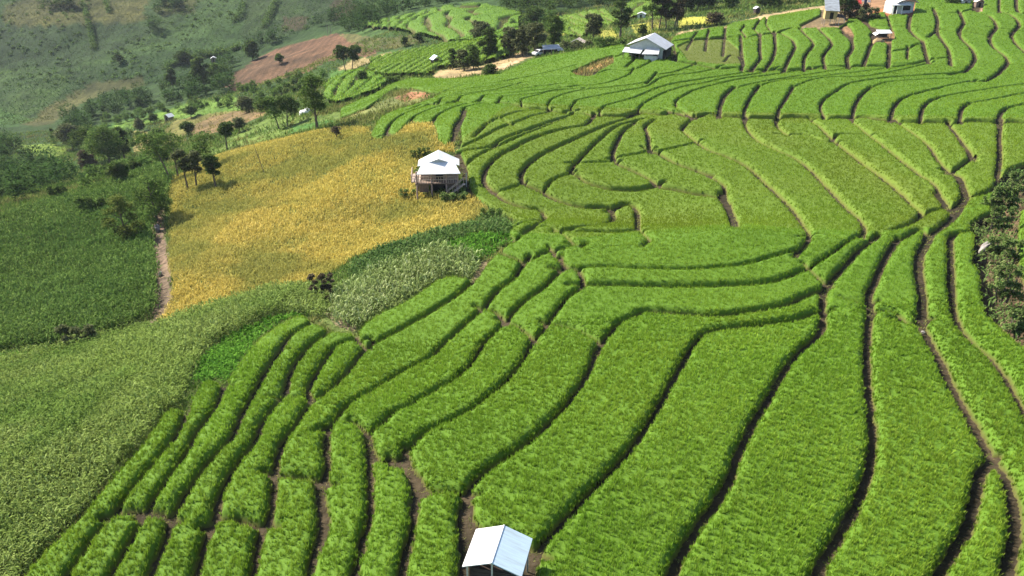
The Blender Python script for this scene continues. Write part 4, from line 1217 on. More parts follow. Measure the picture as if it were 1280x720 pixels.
def make_tree(kind, h, w, seed, leafmat, lean=0.0, stems=1, bare=.35, n=900):
    """trunk mesh with limbs, and crown mesh; foot at the origin"""
    r = np.random.default_rng(seed)
    stems_mb = []; blobs = []
    for s in range(stems):
        mb = MB(); stems_mb.append(mb)
        off = Vector((r.normal(0, .05) * w + (s - (stems - 1) / 2) * w * .28, r.normal(0, .04) * w, 0)) if stems > 1 else Vector((0, 0, 0))
        spread = Vector((r.normal(0, .04) * w + lean * h + (s - (stems - 1) / 2) * w * .25, r.normal(0, .05) * w, 0))
        fork = Vector((off.x + spread.x * .5, off.y + spread.y * .5, h * (bare + .12)))
        base_r = h * .022 / math.sqrt(stems) + .05
        mb.bar(off - Vector((0, 0, .4)), off + (fork - off) * .5, base_r * 1.2, base_r * .9); mb.bar(off + (fork - off) * .48, fork, base_r * .9, base_r * .65)
        top = Vector((off.x + spread.x, off.y + spread.y, h * .9)); mb.bar(fork, top, base_r * .62, base_r * .2)
        nb = max(4, 9 // stems + 2)
        for k in range(nb):
            t = (k + .5) / nb; z = h * (bare + .06 + (1 - bare - .14) * t)
            prof = {'round': math.sin(math.pi * (.12 + .8 * t)) ** .7, 'tall': .75 * math.sin(math.pi * (.15 + .75 * t)) ** .6 + .15, 'umbrella': .35 + .75 * t if t < .8 else .7, 'cone': 1.05 - .8 * t, 'bush': math.cos(t * 1.3)}[kind]
            a = k * 2.4 + r.uniform(-.5, .5); q = w * .5 * prof * r.uniform(.45, .8) / (1 if stems == 1 else 1.35)
            ax = off + (top - off) * (z / (h * .9))
            c = Vector((ax.x + q * math.cos(a), ax.y + q * math.sin(a), z + r.normal(0, .03) * h))
            st = off + (top - off) * max(.25, (z - h * .16) / (h * .9))
            mb.bar(st, c, base_r * .38, base_r * .12, 5)
            blobs.append((c.x, c.y, c.z, w * r.uniform(.16, .27) * (.75 if stems > 1 else 1) * (.75 + .5 * prof * .6)))
        blobs.append((top.x, top.y, h * .92, w * r.uniform(.13, .2)))
    return stems_mb, blobs

def plant(name, px, py, top, wpx, kind, leafmat, label, cat, group=None, stems=1, bare=.35, lean=0.0, bark='bark', dens=1.0, rz=0.0):
    g = at(px, py); d = float(depth_of(g)); k = d / F
    h = max(.5, (py - top) * k * 1.06); w = max(.4, wpx * k * 1.22)
    seed = int(px * 7 + py * 13)
    mb, blobs = make_tree(kind, h, w, seed, leafmat, lean, stems, bare)
    leaf = max(.22, min(.9, 2.4 * k)) * (1 if w > 2 else .7)
    n = int(min(3600, max(220, 4.6 * wpx * (py - top) * dens)))
    t = empty(name, g, rz)
    for q in mb: q.build('trunk' if name.endswith('tree') else 'stem', M[bark], t)
    o = link(bpy.data.objects.new('crown' if name.endswith('tree') else 'foliage', crown_mesh('crown', M[leafmat], blobs, n, leaf, np.random.default_rng(seed + 1))), t)
    return tag(t, label, cat, group)

TG = 'single trees on the slopes'
for a in [
 ('broadleaf_tree', 397, 163, 97, 30, 'tall', 'crown_mid', 'tallest lone dark tree at the upper edge of the golden field', .30, 1),
 ('broadleaf_tree', 355, 159, 124, 30, 'round', 'crown_mid', 'twin-stemmed round tree left of the tallest lone tree', .40, 2),
 ('sapling_tree', 421, 174, 159, 10, 'round', 'crown_purple', 'tiny thin sapling on the golden field right of the tallest tree', .4, 1),
 ('broadleaf_tree', 284, 187, 155, 16, 'round', 'crown_dark', 'small lollipop tree left of the bare pole', .5, 1),
 ('broadleaf_tree', 299, 166, 149, 12, 'round', 'crown_grey', 'small greyish tree on the tan field edge', .3, 1),
 ('broadleaf_tree', 236, 170, 154, 14, 'round', 'crown_dark', 'small dark tree above the broad umbrella tree', .3, 1),
 ('umbrella_tree', 224, 223, 170, 50, 'umbrella', 'crown_mid', 'broad umbrella-shaped tree with several stems by the golden field', .45, 3),
 ('broadleaf_tree', 239, 237, 190, 24, 'tall', 'crown_grey', 'thin grey-leaved tree standing just in front of the umbrella tree', .4, 2),
 ('broadleaf_tree', 270, 236, 195, 16, 'tall', 'crown_dark', 'slim dark lollipop tree inside the corner of the golden field', .42, 1),
 ('broadleaf_tree', 197, 276, 220, 36, 'tall', 'crown_mid', 'tall leafy tree at the upper end of the dirt track', .08, 1),
 ('broadleaf_tree', 161, 304, 242, 36, 'tall', 'crown_olive', 'big rounded olive tree left of the dirt track', .06, 1),
 ('broadleaf_tree', 150, 231, 206, 22, 'round', 'crown_dark', 'leaning round tree at the top of the dark maize', .35, 1),
 ('broadleaf_tree', 170, 217, 202, 12, 'round', 'crown_dark', 'smallest round tree right of the leaning one', .2, 1),
 ('broadleaf_tree', 158, 219, 204, 12, 'round', 'crown_mid', 'small round tree between the leaning tree and the smallest one', .2, 1),
 ('broadleaf_tree', 199, 184, 164, 19, 'round', 'crown_mid', 'round green tree left of the umbrella tree crown', .25, 1),
 ('broadleaf_tree', 118, 206, 160, 38, 'round', 'crown_dark', 'large dark spreading tree at the left of the valley clump', .25, 1),
 ('broadleaf_tree', 138, 208, 162, 40, 'round', 'crown_mid', 'large rounded green tree in the middle of the valley clump', .2, 1),
 ('broadleaf_tree', 156, 200, 162, 20, 'tall', 'crown_dark', 'tall narrow tree at the right end of the valley clump', .25, 1),
 ('broadleaf_tree', 92, 188, 158, 28, 'round', 'crown_grey', 'grey-green tree behind the pale meadow', .2, 1),
 ('broadleaf_tree', 112, 215, 190, 18, 'round', 'crown_purple', 'brownish bushy tree below the valley clump', .1, 1),
 ('broadleaf_tree', 239, 147, 134, 12, 'round', 'crown_dark', 'small dark tree in the bright valley field', .25, 1),
 ('broadleaf_tree', 193, 154, 143, 9, 'round', 'crown_dark', 'tiny dark tree left of the valley cabin', .2, 1),
 ('broadleaf_tree', 175, 166, 150, 10, 'round', 'crown_grey', 'tiny greyish tree below the bright valley strip', .2, 1),
 ('broadleaf_tree', 308, 141, 124, 20, 'round', 'crown_grey', 'grey-green bushy tree left of the white tent', .1, 1),
 ('broadleaf_tree', 330, 139, 126, 20, 'round', 'crown_mid', 'low bushy tree between the grey one and the white tent', .1, 1),
 ('broadleaf_tree', 217, 112, 88, 14, 'cone', 'crown_dark', 'dark pointed tree at the foot of the far hill', .15, 1),
 ('broadleaf_tree', 256, 112, 74, 20, 'tall', 'crown_dark', 'tall dark tree below the hillside hut', .15, 1),
 ('broadleaf_tree', 272, 102, 82, 16, 'round', 'crown_mid', 'lighter tree beside the tall dark one below the hillside hut', .15, 1),
 ('broadleaf_tree', 350, 80, 69, 8, 'round', 'crown_mid', 'single small tree on the brown ploughed hill', .2, 1),
 ('broadleaf_tree', 316, 76, 53, 17, 'tall', 'crown_dark', 'dark tree on the upper edge of the brown hill', .15, 1),
 ('broadleaf_tree', 150, 79, 69, 11, 'round', 'crown_dark', 'lone small tree in the far left green hillside', .2, 1),
 ('broadleaf_tree', 230, 79, 65, 16, 'round', 'crown_dark', 'round tree left of the hillside hut', .15, 1),
 ('broadleaf_tree', 436, 88, 61, 24, 'umbrella', 'crown_dark', 'dark tree with two trunks beside the far terraces', .4, 2),
 ('broadleaf_tree', 453, 105, 91, 10, 'round', 'crown_mid', 'small tree alone among the bright stepped plots', .35, 1),
 ('broadleaf_tree', 506, 58, 47, 7, 'tall', 'crown_dark', 'narrow dark tree under the far hillside terraces', .1, 1),
 ('broadleaf_tree', 524, 53, 43, 9, 'round', 'crown_dark', 'small dark tree right of the narrow one under the far terraces', .1, 1),
 ('broadleaf_tree', 611, 73, 39, 20, 'tall', 'crown_dark', 'dark egg-shaped tree standing clear of the grove', .12, 1),
 ('broadleaf_tree', 600, 52, 30, 22, 'round', 'crown_grey', 'wide grey-green tree behind the egg-shaped tree', .1, 1),
 ('broadleaf_tree', 566, 87, 63, 9, 'tall', 'crown_dark', 'thin dark columnar tree right of the blue-white hut', .1, 1),
 ('broadleaf_tree', 580, 88, 66, 18, 'round', 'crown_grey', 'broad dark tree next to the thin columnar one', .1, 1),
 ('broadleaf_tree', 592, 87, 60, 16, 'tall', 'crown_mid', 'tallest tree of the clump above the earth path', .1, 1),
 ('broadleaf_tree', 612, 96, 82, 15, 'round', 'crown_dark', 'squat dark tree at the end of the earth path', .1, 1),
 ('broadleaf_tree', 668, 32, 12, 22, 'round', 'crown_dark', 'round blue-black tree above the grove', .12, 1),
 ('broadleaf_tree', 637, 71, 38, 20, 'tall', 'crown_grey', 'first grey tree of the grove beside the parked shed', .12, 1),
 ('broadleaf_tree', 653, 70, 36, 22, 'round', 'crown_grey', 'middle tree of the grove beside the parked shed', .12, 1),
 ('broadleaf_tree', 668, 68, 32, 24, 'tall', 'crown_grey', 'tall brown-tinged tree of the grove by the shed', .12, 1),
 ('broadleaf_tree', 692, 60, 24, 18, 'tall', 'crown_mid', 'loose green tree right of the pale pole', .15, 1),
 ('broadleaf_tree', 742, 51, 21, 20, 'tall', 'crown_grey', 'thin-crowned grey tree left of the tall dark column tree', .18, 1),
 ('broadleaf_tree', 775, 49, -6, 20, 'tall', 'crown_dark', 'tall dark column-shaped tree behind the farmhouse', .15, 1),
 ('broadleaf_tree', 803, 45, 33, 10, 'round', 'crown_dark', 'small dark round tree just behind the farmhouse roof', .2, 1),
 ('broadleaf_tree', 820, 37, -6, 28, 'tall', 'crown_mid', 'loose green tree with pale trunks right of the far white hut', .32, 2),
 ('broadleaf_tree', 836, 36, 0, 24, 'tall', 'crown_purple', 'brownish tree at the right of the loose green one', .3, 2),
 ('broadleaf_tree', 846, 33, 3, 16, 'round', 'crown_dark', 'dark tree above the start of the sandy path', .2, 1),
 ('broadleaf_tree', 858, 15, -12, 18, 'tall', 'crown_dark', 'dark tree at the left of the wood edge', .12, 1),
 ('broadleaf_tree', 872, 13, -14, 18, 'tall', 'crown_mid', 'green tree in the middle of the wood edge', .12, 1),
 ('broadleaf_tree', 886, 12, -10, 16, 'tall', 'crown_dark', 'dark tree at the right of the wood edge', .12, 1),
 ('broadleaf_tree', 893, 31, 19, 19, 'round', 'crown_purple', 'dark reddish round tree beside the sandy path', .1, 1),
 ('broadleaf_tree', 912, 12, -4, 16, 'round', 'crown_mid', 'bright green tree left of the small white hut', .1, 1),
 ('broadleaf_tree', 952, 12, -14, 18, 'tall', 'crown_dark', 'dark tree behind the small white hut', .1, 1),
 ('broadleaf_tree', 967, 12, -14, 18, 'tall', 'crown_dark', 'dark tree right of the small white hut', .1, 1),
 ('broadleaf_tree', 1056, 24, -8, 22, 'round', 'crown_dark', 'dark tree overhanging the grey-roofed shack', .15, 1),
 ('broadleaf_tree', 1192, 6, -8, 18, 'round', 'crown_dark', 'dark tree left of the pale blue roof', .1, 1),
]:
    nm, px, py, top, w, kind, lm, lab, bare, stems = a
    plant(nm, px, py, top, w, kind, lm, lab, 'tree', TG, stems, bare, dens=1.1, bark='bark' if lm != 'crown_mid' else 'bark')

SG = 'single shrubs'
for px, py, top, w, lm, lab in [
 (118, 268, 248, 22, 'crown_mid', 'low shrub on the upper edge of the dark maize'),
 (73, 247, 234, 13, 'crown_dark', 'small dark shrub beside the narrow valley meadow'),
 (102, 434, 407, 24, 'crown_grey', 'grey-green shrub where the track meets the near maize'),
 (404, 374, 341, 18, 'crown_purple', 'brownish shrub between the two pale maize patches'),
 (491, 105, 97, 10, 'crown_mid', 'small round shrub where the bright terraces end'),
 (520, 200, 189, 8, 'crown_dark', 'small dark shrub left behind the stilt house roof'),
 (530, 197, 186, 9, 'crown_dark', 'small dark shrub touching the back of the stilt house roof'),
 (566, 252, 243, 18, 'weed', 'leafy shrub in front of the stilt house'),
 (510, 248, 237, 12, 'weed', 'green shrub at the left front of the stilt house'),
 (1068, 24, 9, 20, 'crown_purple', 'brown-green shrub on the bank below the red cloth'),
 (1085, 26, 13, 16, 'crown_grey', 'olive shrub on the bank left of the hilltop house'),
 (1246, 288, 258, 18, 'weed', 'leafy shrub at the head of the gully'),
 (1256, 262, 234, 21, 'weed', 'widest pale green shrub at the top of the gully'),
 (1272, 240, 216, 17, 'weed', 'shrub at the upper rim of the gully by the rice corner'),
 (1244, 318, 296, 14, 'weed', 'thin shrub right of the pale rock'),
 (1252, 372, 330, 23, 'weed', 'large bushy shrub in the middle of the gully'),
 (1268, 420, 384, 18, 'weed', 'grey-green shrub at the lower end of the gully'),
 (1262, 325, 300, 14, 'weed', 'small shrub along the right side of the gully'),
 (1236, 262, 246, 12, 'weed', 'olive shrub on the left shoulder of the gully'),
 (720, 62, 54, 22, 'crown_grey', 'low grey-green shrub left of the farmhouse field'),
 (762, 60, 50, 26, 'crown_mid', 'wide low shrub just left of the farmhouse'),
 (77, 9, -3, 27, 'crown_dark', 'dark isolated shrub clump on the far yellow hilltop field'),
 (615, 276, 262, 16, 'crown_mid', 'dark shrub where the lowest bowl plot ends'),
 (795, 74, 67, 10, 'crown_dark', 'dark shrub against the farmhouse front'),
 (806, 75, 68, 8, 'crown_dark', 'smaller dark shrub against the farmhouse front wall'),
]:
    plant('shrub', px, py, top, w, 'bush', lm, lab, 'shrub', SG, 3, .0, dens=1.3)

def woodland(name, polys, label, spacing, hr, m, leaf):
    lf_V = []; first = True
    lf = Leafy()
    for s in polys:
        poly = wpoly(s)
        x0, y0 = poly.min(0); x1, y1 = poly.max(0)
        n = int((x1 - x0) * (y1 - y0) / spacing ** 2)
        q = np.c_[RNG.uniform(x0, x1, n), RNG.uniform(y0, y1, n)]; q = q[in_poly(poly, q[:, 0], q[:, 1])]
        z = H(q[:, 0], q[:, 1])
        for (x, y), zz in zip(q, z):
            h = RNG.uniform(*hr); r = h * RNG.uniform(.26, .42); k = 170
            c = np.array([x, y, zz + h * .55])
            v = unit(RNG.normal(size=(k, 3)))
            bump = 1 + .3 * np.sin(v[:, 0] * 5 + x) * np.cos(v[:, 1] * 4 + y)
            p = c + v * np.array([r, r, h * .46]) * (bump * RNG.uniform(.6, 1.0, k))[:, None]
            V, tip = blades(p, np.arctan2(v[:, 1], v[:, 0]), RNG.uniform(.4, 2.0, k), leaf * RNG.uniform(.6, 1.4, k), leaf * RNG.uniform(.5, .9, k), RNG.uniform(.1, .8, k), RNG, False)
            tt = RNG.random()
            lf.put(V, tip, .5 * RNG.random(k) + .5 * tt, .4 * RNG.random(k) + .6 * RNG.random(), np.zeros(k))
    tag(lf.build(name, m), label, 'woodland', kind='stuff')

woodland('woodland', ["-120,176 6,168 24,186 40,204 75,209 96,226 72,238 40,248 14,260 -120,286", "84,150 60,170 100,178 120,168 110,152"], 'dark mass of trees filling the valley on the left', 5.6, (3.5, 8), M['wood_leaf'], .75)
woodland('woodland', ["80,152 140,128 190,119 240,104 285,97 303,110 250,126 200,132 150,144 100,162"], 'dark belt of trees along the foot of the far hills', 6.0, (4, 9), M['wood_leaf'], .9)
woodland('woodland', ["190,-8 240,-8 218,20 202,46 186,42 190,18", "300,80 282,97 265,94 290,70 330,50 352,44 332,60", "395,30 440,10 480,-8 600,-8 560,8 520,10 490,26 452,45 428,40"], 'dark wooded wedges running down the far hillsides', 7.0, (5, 10), M['wood_leaf'], 1.0)
woodland('woodland', ["640,-10 780,-10 782,6 720,14 690,20 655,24 625,14", "842,-14 895,-14 892,4 850,8", "940,-14 1046,-14 1040,2 980,6 942,6"], 'wood along the skyline of the far slopes', 6.5, (5, 10), M['crown_dark'], 1.0)
woodland('scrub', ["60,165 130,150 200,134 290,126 310,134 240,140 150,158 105,178 70,184", "110,182 150,172 190,168 196,178 165,196 115,200", "285,118 350,104 400,92 410,100 395,112 340,124 300,128", "100,225 140,214 190,200 205,190 212,205 160,222 110,240", "620,42 660,26 700,24 705,40 690,50 650,44"], 'low green scrub between the valley fields', 6.0, (1.5, 4), M['crown_mid'], .7)
TANS = [wpoly(s) for s in ("7,8 65,-8 195,-8 190,20 150,27 100,30 40,32 8,28", "25,155 60,135 120,105 180,95 185,105 130,118 90,135 60,155 40,160")]
field('hillside_crop', M['hill'], ["-80,-10 460,-10 430,16 330,60 275,98 190,106 120,102 60,152 -80,165"], 'patchwork of green and olive crops over the far hillside', 'crops', 8, .60, .12, (.2, 1.0), (.2, .9), per=3, height=(0, .4), clump=.5,
      zone_fn=lambda p: np.clip(.85 * (in_poly(TANS[0], p[:, 0], p[:, 1]) | in_poly(TANS[1], p[:, 0], p[:, 1])) + .55 * sstep(.5, .7, fbm(p[:, 0] / 60, p[:, 1] / 60, 221, 3)), 0, 1))
def hill_scrub():
    lf = Leafy(); n = 0
    for s, c in ((" -80,-10 300,-10 460,-10 430,16 330,60 280,95 190,106 120,100 60,130 -80,150", 450),):
        poly = wpoly(s); x0, y0 = poly.min(0); x1, y1 = poly.max(0)
        q = np.c_[RNG.uniform(x0, x1, c * 3), RNG.uniform(y0, y1, c * 3)]; q = q[in_poly(poly, q[:, 0], q[:, 1])]
        q = q[fbm(q[:, 0] / 40, q[:, 1] / 40, 211, 3) > .52]
        for x, y in q:
            h = RNG.uniform(.8, 2.2); k = 26; v = unit(RNG.normal(size=(k, 3))); v[:, 2] = abs(v[:, 2])
            p = np.array([x, y, float(H(x, y))]) + v * np.array([h * .6, h * .6, h]) * RNG.uniform(.6, 1, k)[:, None]
            V, tip = blades(p, np.arctan2(v[:, 1], v[:, 0]), RNG.uniform(.4, 2, k), 0.9 * RNG.uniform(.6, 1.3, k), .7 * RNG.uniform(.6, 1.3, k), RNG.uniform(.1, .8, k), RNG, False)
            lf.put(V, tip, RNG.random(k), .3 * RNG.random(k) + .7 * RNG.random(), np.zeros(k))
    # thin rows of trees that climb the far hill
    for line in ("104,6 108,20 112,35 116,50 118,62", "132,2 136,16", "292,28 300,20 305,5", "330,35 340,15 345,0", "210,84 230,78 250,72 285,66 300,60"):
        w = at(*smooth_line(parse(line), 2).T)
        for p0 in w:
            h = RNG.uniform(2, 4.5); k = 40; v = unit(RNG.normal(size=(k, 3))); v[:, 2] = abs(v[:, 2])
            p = p0 + v * np.array([h * .5, h * .5, h]) * RNG.uniform(.6, 1, k)[:, None]
            V, tip = blades(p, np.arctan2(v[:, 1], v[:, 0]), RNG.uniform(.4, 2, k), 1.2 * RNG.uniform(.6, 1.3, k), .8 * RNG.uniform(.6, 1.3, k), RNG.uniform(.1, .8, k), RNG, False)
            lf.put(V, tip, RNG.random(k), .3 * RNG.random(k) + .7 * RNG.random(), np.zeros(k))
    tag(lf.build('hillside_scrub', M['crown_mid']), 'scattered scrub and hedge lines over the far hillside', 'scrub', kind='stuff')
hill_scrub()
# ------------------------------------------------------------------ buildings and small things
def gable(mb_l, mb_r, hw, hl, zr, ze, t=.05, over=0):
    """two roof sheets over a ridge along local y"""
    mb_l.slab([(-hw, -hl, ze), (0, -hl, zr), (0, hl, zr), (-hw, hl, ze)], t)
    mb_r.slab([(0.004, -hl, zr), (hw, -hl, ze), (hw, hl, ze), (0.004, hl, zr)], t)

def field_hut():
    g = at(622.5, 683, 2.1); x, y = g[0], g[1]; z = float(H(x, y))
    t = empty('field_hut', (x, y, z), math.radians(-13))
    tag(t, 'small white-roofed open hut on posts between the nearest rice plots', 'hut')
    L, R = MB(), MB(); gable(L, R, 1.22, 1.06, 2.26, 1.78, .045)
    rf = L.build('roof_sheet', M['white_sheet'], t); tag(R.build('roof_sheet', M['blue_and_skylit_sheet'], t), 'right-hand roof sheet with bluish sky light put in its colour')  # white sheet on the shaded side, bluish sky light put into its colour
    MB().bar((0, -1.07, 2.255), (0, 1.07, 2.255), .035).build('ridge_cap', M['white_sheet'], rf)
    for sx in (-1.04, 1.04):
        for sy in (-.96, .94): MB().bar((sx, sy, -.3), (sx, sy, 1.78), .045, .04).build('post', M['concrete'], t)
    MB().bar((0, -1.06, -.3), (0, -1.0, 2.18), .04).build('post', M['concrete'], t)
    MB().box(-1.0, 1.0, -.85, .9, .42, .52).build('floor', M['wood'], t)
    w = MB(); w.box(-1.0, 1.0, .86, .92, .5, 1.75)
    for k in range(7): w.box(-1.0, -.95, -.82 + k * .24, -.61 + k * .24, .52, 1.55)
    for k in range(5): w.box(-.98, .98, -.84, -.80, .55 + k * .21, .74 + k * .21)
    w.build('board_wall', M['wood_dark'], t)
    b = MB()
    for sy in (-.94, .94): b.bar((-1.12, sy, 1.76), (0, sy, 2.20), .03); b.bar((1.12, sy, 1.76), (0, sy, 2.20), .03)
    b.build('rafters', M['wood'], t)
field_hut()

def stilt_house():
    g = at(548, 243); k = float(depth_of(g)) / F
    x, y, z = g; y += 2.0; z = float(H(x, y - 1.5))
    t = empty('stilt_house', (x, y, z), math.radians(4))
    tag(t, 'timber house on stilts with a white hipped roof and porch railing in the golden field', 'house')
    fl = 1.55; ev = 3.0; rd = 4.25; hw = 2.55; fy = -2.3; by = 2.5
    L, Rr = MB(), MB()
    L.slab([(-hw, fy + 1.5, ev + .25), (0, fy + 1.1, rd), (0, by, rd), (-hw, by, ev)], .06)
    Rr.slab([(0.004, fy + 1.1, rd), (hw, fy + 1.5, ev + .25), (hw, by, ev), (0.004, by, rd)], .06)
    rf = L.build('roof_sheet', M['white_sheet'], t); Rr.build('roof_sheet', M['white_sheet'], t)
    MB().slab([(-hw - .1, fy - .5, ev - .12), (hw + .1, fy - .5, ev - .12), (hw * .74, fy + 1.5, ev + .88), (-hw * .74, fy + 1.5, ev + .88)], .06).build('porch_roof', M['white_sheet'], t)
    MB().prism([(-1.0, fy + 1.3, 3.80), (1.0, fy + 1.3, 3.80), (0, fy + 1.3, 4.17)], [(-1.0, fy + 1.36, 3.80), (1.0, fy + 1.36, 3.80), (0, fy + 1.36, 4.17)]).build('gable_vent', M['plaster'], t)
    MB().box(-2.2, 2.2, -1.0, 2.2, fl, ev + .15).build('wall', M['wood_pink'], t)
    MB().prism([(-2.2, 2.0, ev), (2.2, 2.0, ev), (0, 2.0, rd - .12)], [(-2.2, 2.2, ev), (2.2, 2.2, ev), (0, 2.2, rd - .12)]).build('gable_wall', M['wood_pink'], t)
    MB().box(-2.9, 2.4, fy, 2.3, fl - .14, fl).build('deck', M['wood'], t)
    MB().box(-3.4, -2.3, -1.7, 1.3, fl - .10, fl + .06).build('side_deck', M['wood_pale'], t)
    for px_, py_ in ((-2.7, fy + .1), (-.9, fy + .1), (.9, fy + .1), (2.3, fy + .1), (-2.7, 2.1), (2.3, 2.1), (-2.7, 0), (2.3, 0)):
        MB().bar((px_, py_, -.5), (px_, py_, ev if py_ < -1 else fl), .11, .10).build('post', M['wood_pink'], t)
    r = MB()
    for zz in (.42, .8): r.bar((-2.8, fy + .05, fl + zz), (2.3, fy + .05, fl + zz), .05)
    for k_ in range(18): r.bar((-2.75 + k_ * .3, fy + .05, fl), (-2.75 + k_ * .3, fy + .05, fl + .8), .03)
    r.build('railing', M['wood_pale'], t)
    r = MB()
    for zz in (.4, .75): r.bar((-3.35, -1.7, fl + zz), (-3.35, 1.3, fl + zz + .15), .05); r.bar((-3.35, -1.7, fl + zz), (-2.4, -1.75, fl + zz), .05)
    for k_ in range(7): r.bar((-3.35, -1.65 + k_ * .48, fl), (-3.35, -1.65 + k_ * .48, fl + .85), .04)
    r.build('railing', M['wood_pale'], t)
    for b_ in ((-2.5, -1.3, -1.2, -1.1, 0, fl - .2), (1.0, 2.2, -1.2, -1.1, 0, fl - .2), (-2.5, 2.2, 1.8, 1.9, -.3, fl - .2)): MB().box(*b_).build('lower_wall', M['wood'], t)
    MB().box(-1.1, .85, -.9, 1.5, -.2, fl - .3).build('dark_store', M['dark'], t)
    MB().box(-2.55, .2, -1.05, -1.02, fl + .25, fl + 1.2).build('doorway', M['dark'], t) if False else MB().box(-.4, .5, -1.05, -1.005, fl, fl + 1.25).build('doorway', M['dark'], t)
    s = MB()
    for k_ in range(7):
        zz = fl - .1 - k_ * .24; s.box(2.45 - k_ * .32 + .35, 2.45 - k_ * .32 + .75, fy - .55 - k_ * .0, fy - .05, zz - .06, zz)
    s.bar((3.1, fy - .1, fl + .75), (.9, fy - .15, .55), .04); s.bar((3.1, fy - .6, fl + .75), (.9, fy - .6, .55), .04)
    s.bar((3.0, fy - .1, fl - .1), (.75, fy - .1, -.3), .06); s.bar((3.0, fy - .55, fl - .1), (.75, fy - .55, -.3), .06)
    for k_ in range(5): s.bar((3.0 - k_ * .45, fy - .6, fl - k_ * .3), (3.0 - k_ * .45, fy - .6, fl + .72 - k_ * .3), .03)
    s.build('stairs', M['wood_pale'], t)
    MB().bar((3.35, -.6, -.3), (3.35, -.6, 2.2), .06).build('gate_post', M['concrete'], t)
stilt_house()

def farmhouse():
    g = at(814, 75); x, y, z = g; y += 3.2; z = float(H(x, y - 2))
    t = empty('farmhouse', (x, y, z), math.radians(-24))
    tag(t, 'big white-roofed farmhouse with lean-to roofs on the rise above the rice', 'house')
    L, R = MB(), MB()
    L.slab([(-4.2, -3.4, 2.75), (0, -3.6, 4.5), (0, 3.6, 4.5), (-4.2, 3.4, 2.75)], .07)
    R.slab([(0.005, -3.6, 4.5), (4.4, -3.4, 2.35), (4.4, 3.4, 2.35), (0.005, 3.6, 4.5)], .07)
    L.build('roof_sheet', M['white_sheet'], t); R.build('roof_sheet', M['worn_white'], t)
    MB().box(-3.6, 3.6, -2.9, 3.0, -.6, 2.5).build('wall', M['plaster'], t)
    MB().prism([(-3.6, -2.9, 2.5), (3.6, -2.9, 2.5), (0, -2.9, 4.2)], [(-3.6, -2.8, 2.5), (3.6, -2.8, 2.5), (0, -2.8, 4.2)]).build('gable_wall', M['plaster'], t)
    MB().slab([(-4.6, -5.0, 1.55), (-.6, -5.2, 1.5), (-.6, -2.95, 2.15), (-4.6, -2.95, 2.2)], .06).build('lean_to_roof', M['white_sheet'], t)
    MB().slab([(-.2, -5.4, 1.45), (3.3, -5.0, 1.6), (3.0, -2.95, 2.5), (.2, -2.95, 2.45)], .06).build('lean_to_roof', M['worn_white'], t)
    for p in ((-4.4, -4.85), (-2.5, -4.9), (-.8, -5.0), (3.0, -4.85)): MB().bar((p[0], p[1], -.6), (p[0], p[1], 1.56), .08).build('post', M['wood'], t)
    MB().box(-2.7, -1.5, -2.96, -2.905, .1, 1.9).build('doorway', M['dark'], t)
    for wx in (-.6, 1.6): f = MB().box(wx, wx + .9, -2.95, -2.905, .9, 1.8).build('window', M['dark'], t)
    MB().box(.2, 3.1, -4.9, -4.8, -.6, 1.1).build('front_wall', M['plaster'], t)
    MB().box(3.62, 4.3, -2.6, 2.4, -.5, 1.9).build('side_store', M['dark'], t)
farmhouse()

def hilltop_house():
    g = at(1126, 20); x, y, z = g; y += 2.5; z = float(H(x, y - 2)) + .35
    t = empty('hilltop_house', (x, y, z), math.radians(14))
    tag(t, 'hilltop house with white roof, white porch posts and a red earth base', 'house')
    L, R = MB(), MB()
    L.slab([(-2.0, -2.2, 2.7), (1.0, -2.5, 4.3), (1.0, 2.5, 4.3), (-2.0, 2.2, 2.7)], .07)
    R.slab([(1.005, -2.5, 4.3), (4.2, -2.2, 2.5), (4.2, 2.2, 2.5), (1.005, 2.5, 4.3)], .07)
    L.build('roof_sheet', M['white_sheet'], t); R.build('roof_sheet', M['white_sheet'], t)
    MB().slab([(-3.4, -2.6, 2.2), (1.6, -2.9, 2.15), (1.2, -1.9, 2.68), (-3.2, -.3, 2.75)], .07).build('porch_roof', M['worn_white'], t)
    MB().box(-2.4, 3.6, -1.2, 2.0, 0, 2.65).build('wall', M['plaster'], t)
    MB().box(-1.9, -.9, -1.26, -1.205, .1, 1.9).build('doorway', M['dark'], t); MB().box(.4, 2.6, -1.26, -1.205, .7, 1.8).build('window', M['dark'], t)
    for px_ in (-3.1, -2.0, -.6): MB().bar((px_, -2.4, 0), (px_, -2.4, 2.25), .10).build('post', M['white_cloth'], t)
    MB().box(-3.4, 3.8, -2.7, 2.2, -1.3, 0).build('base', M['brick_base'], t)
hilltop_house()

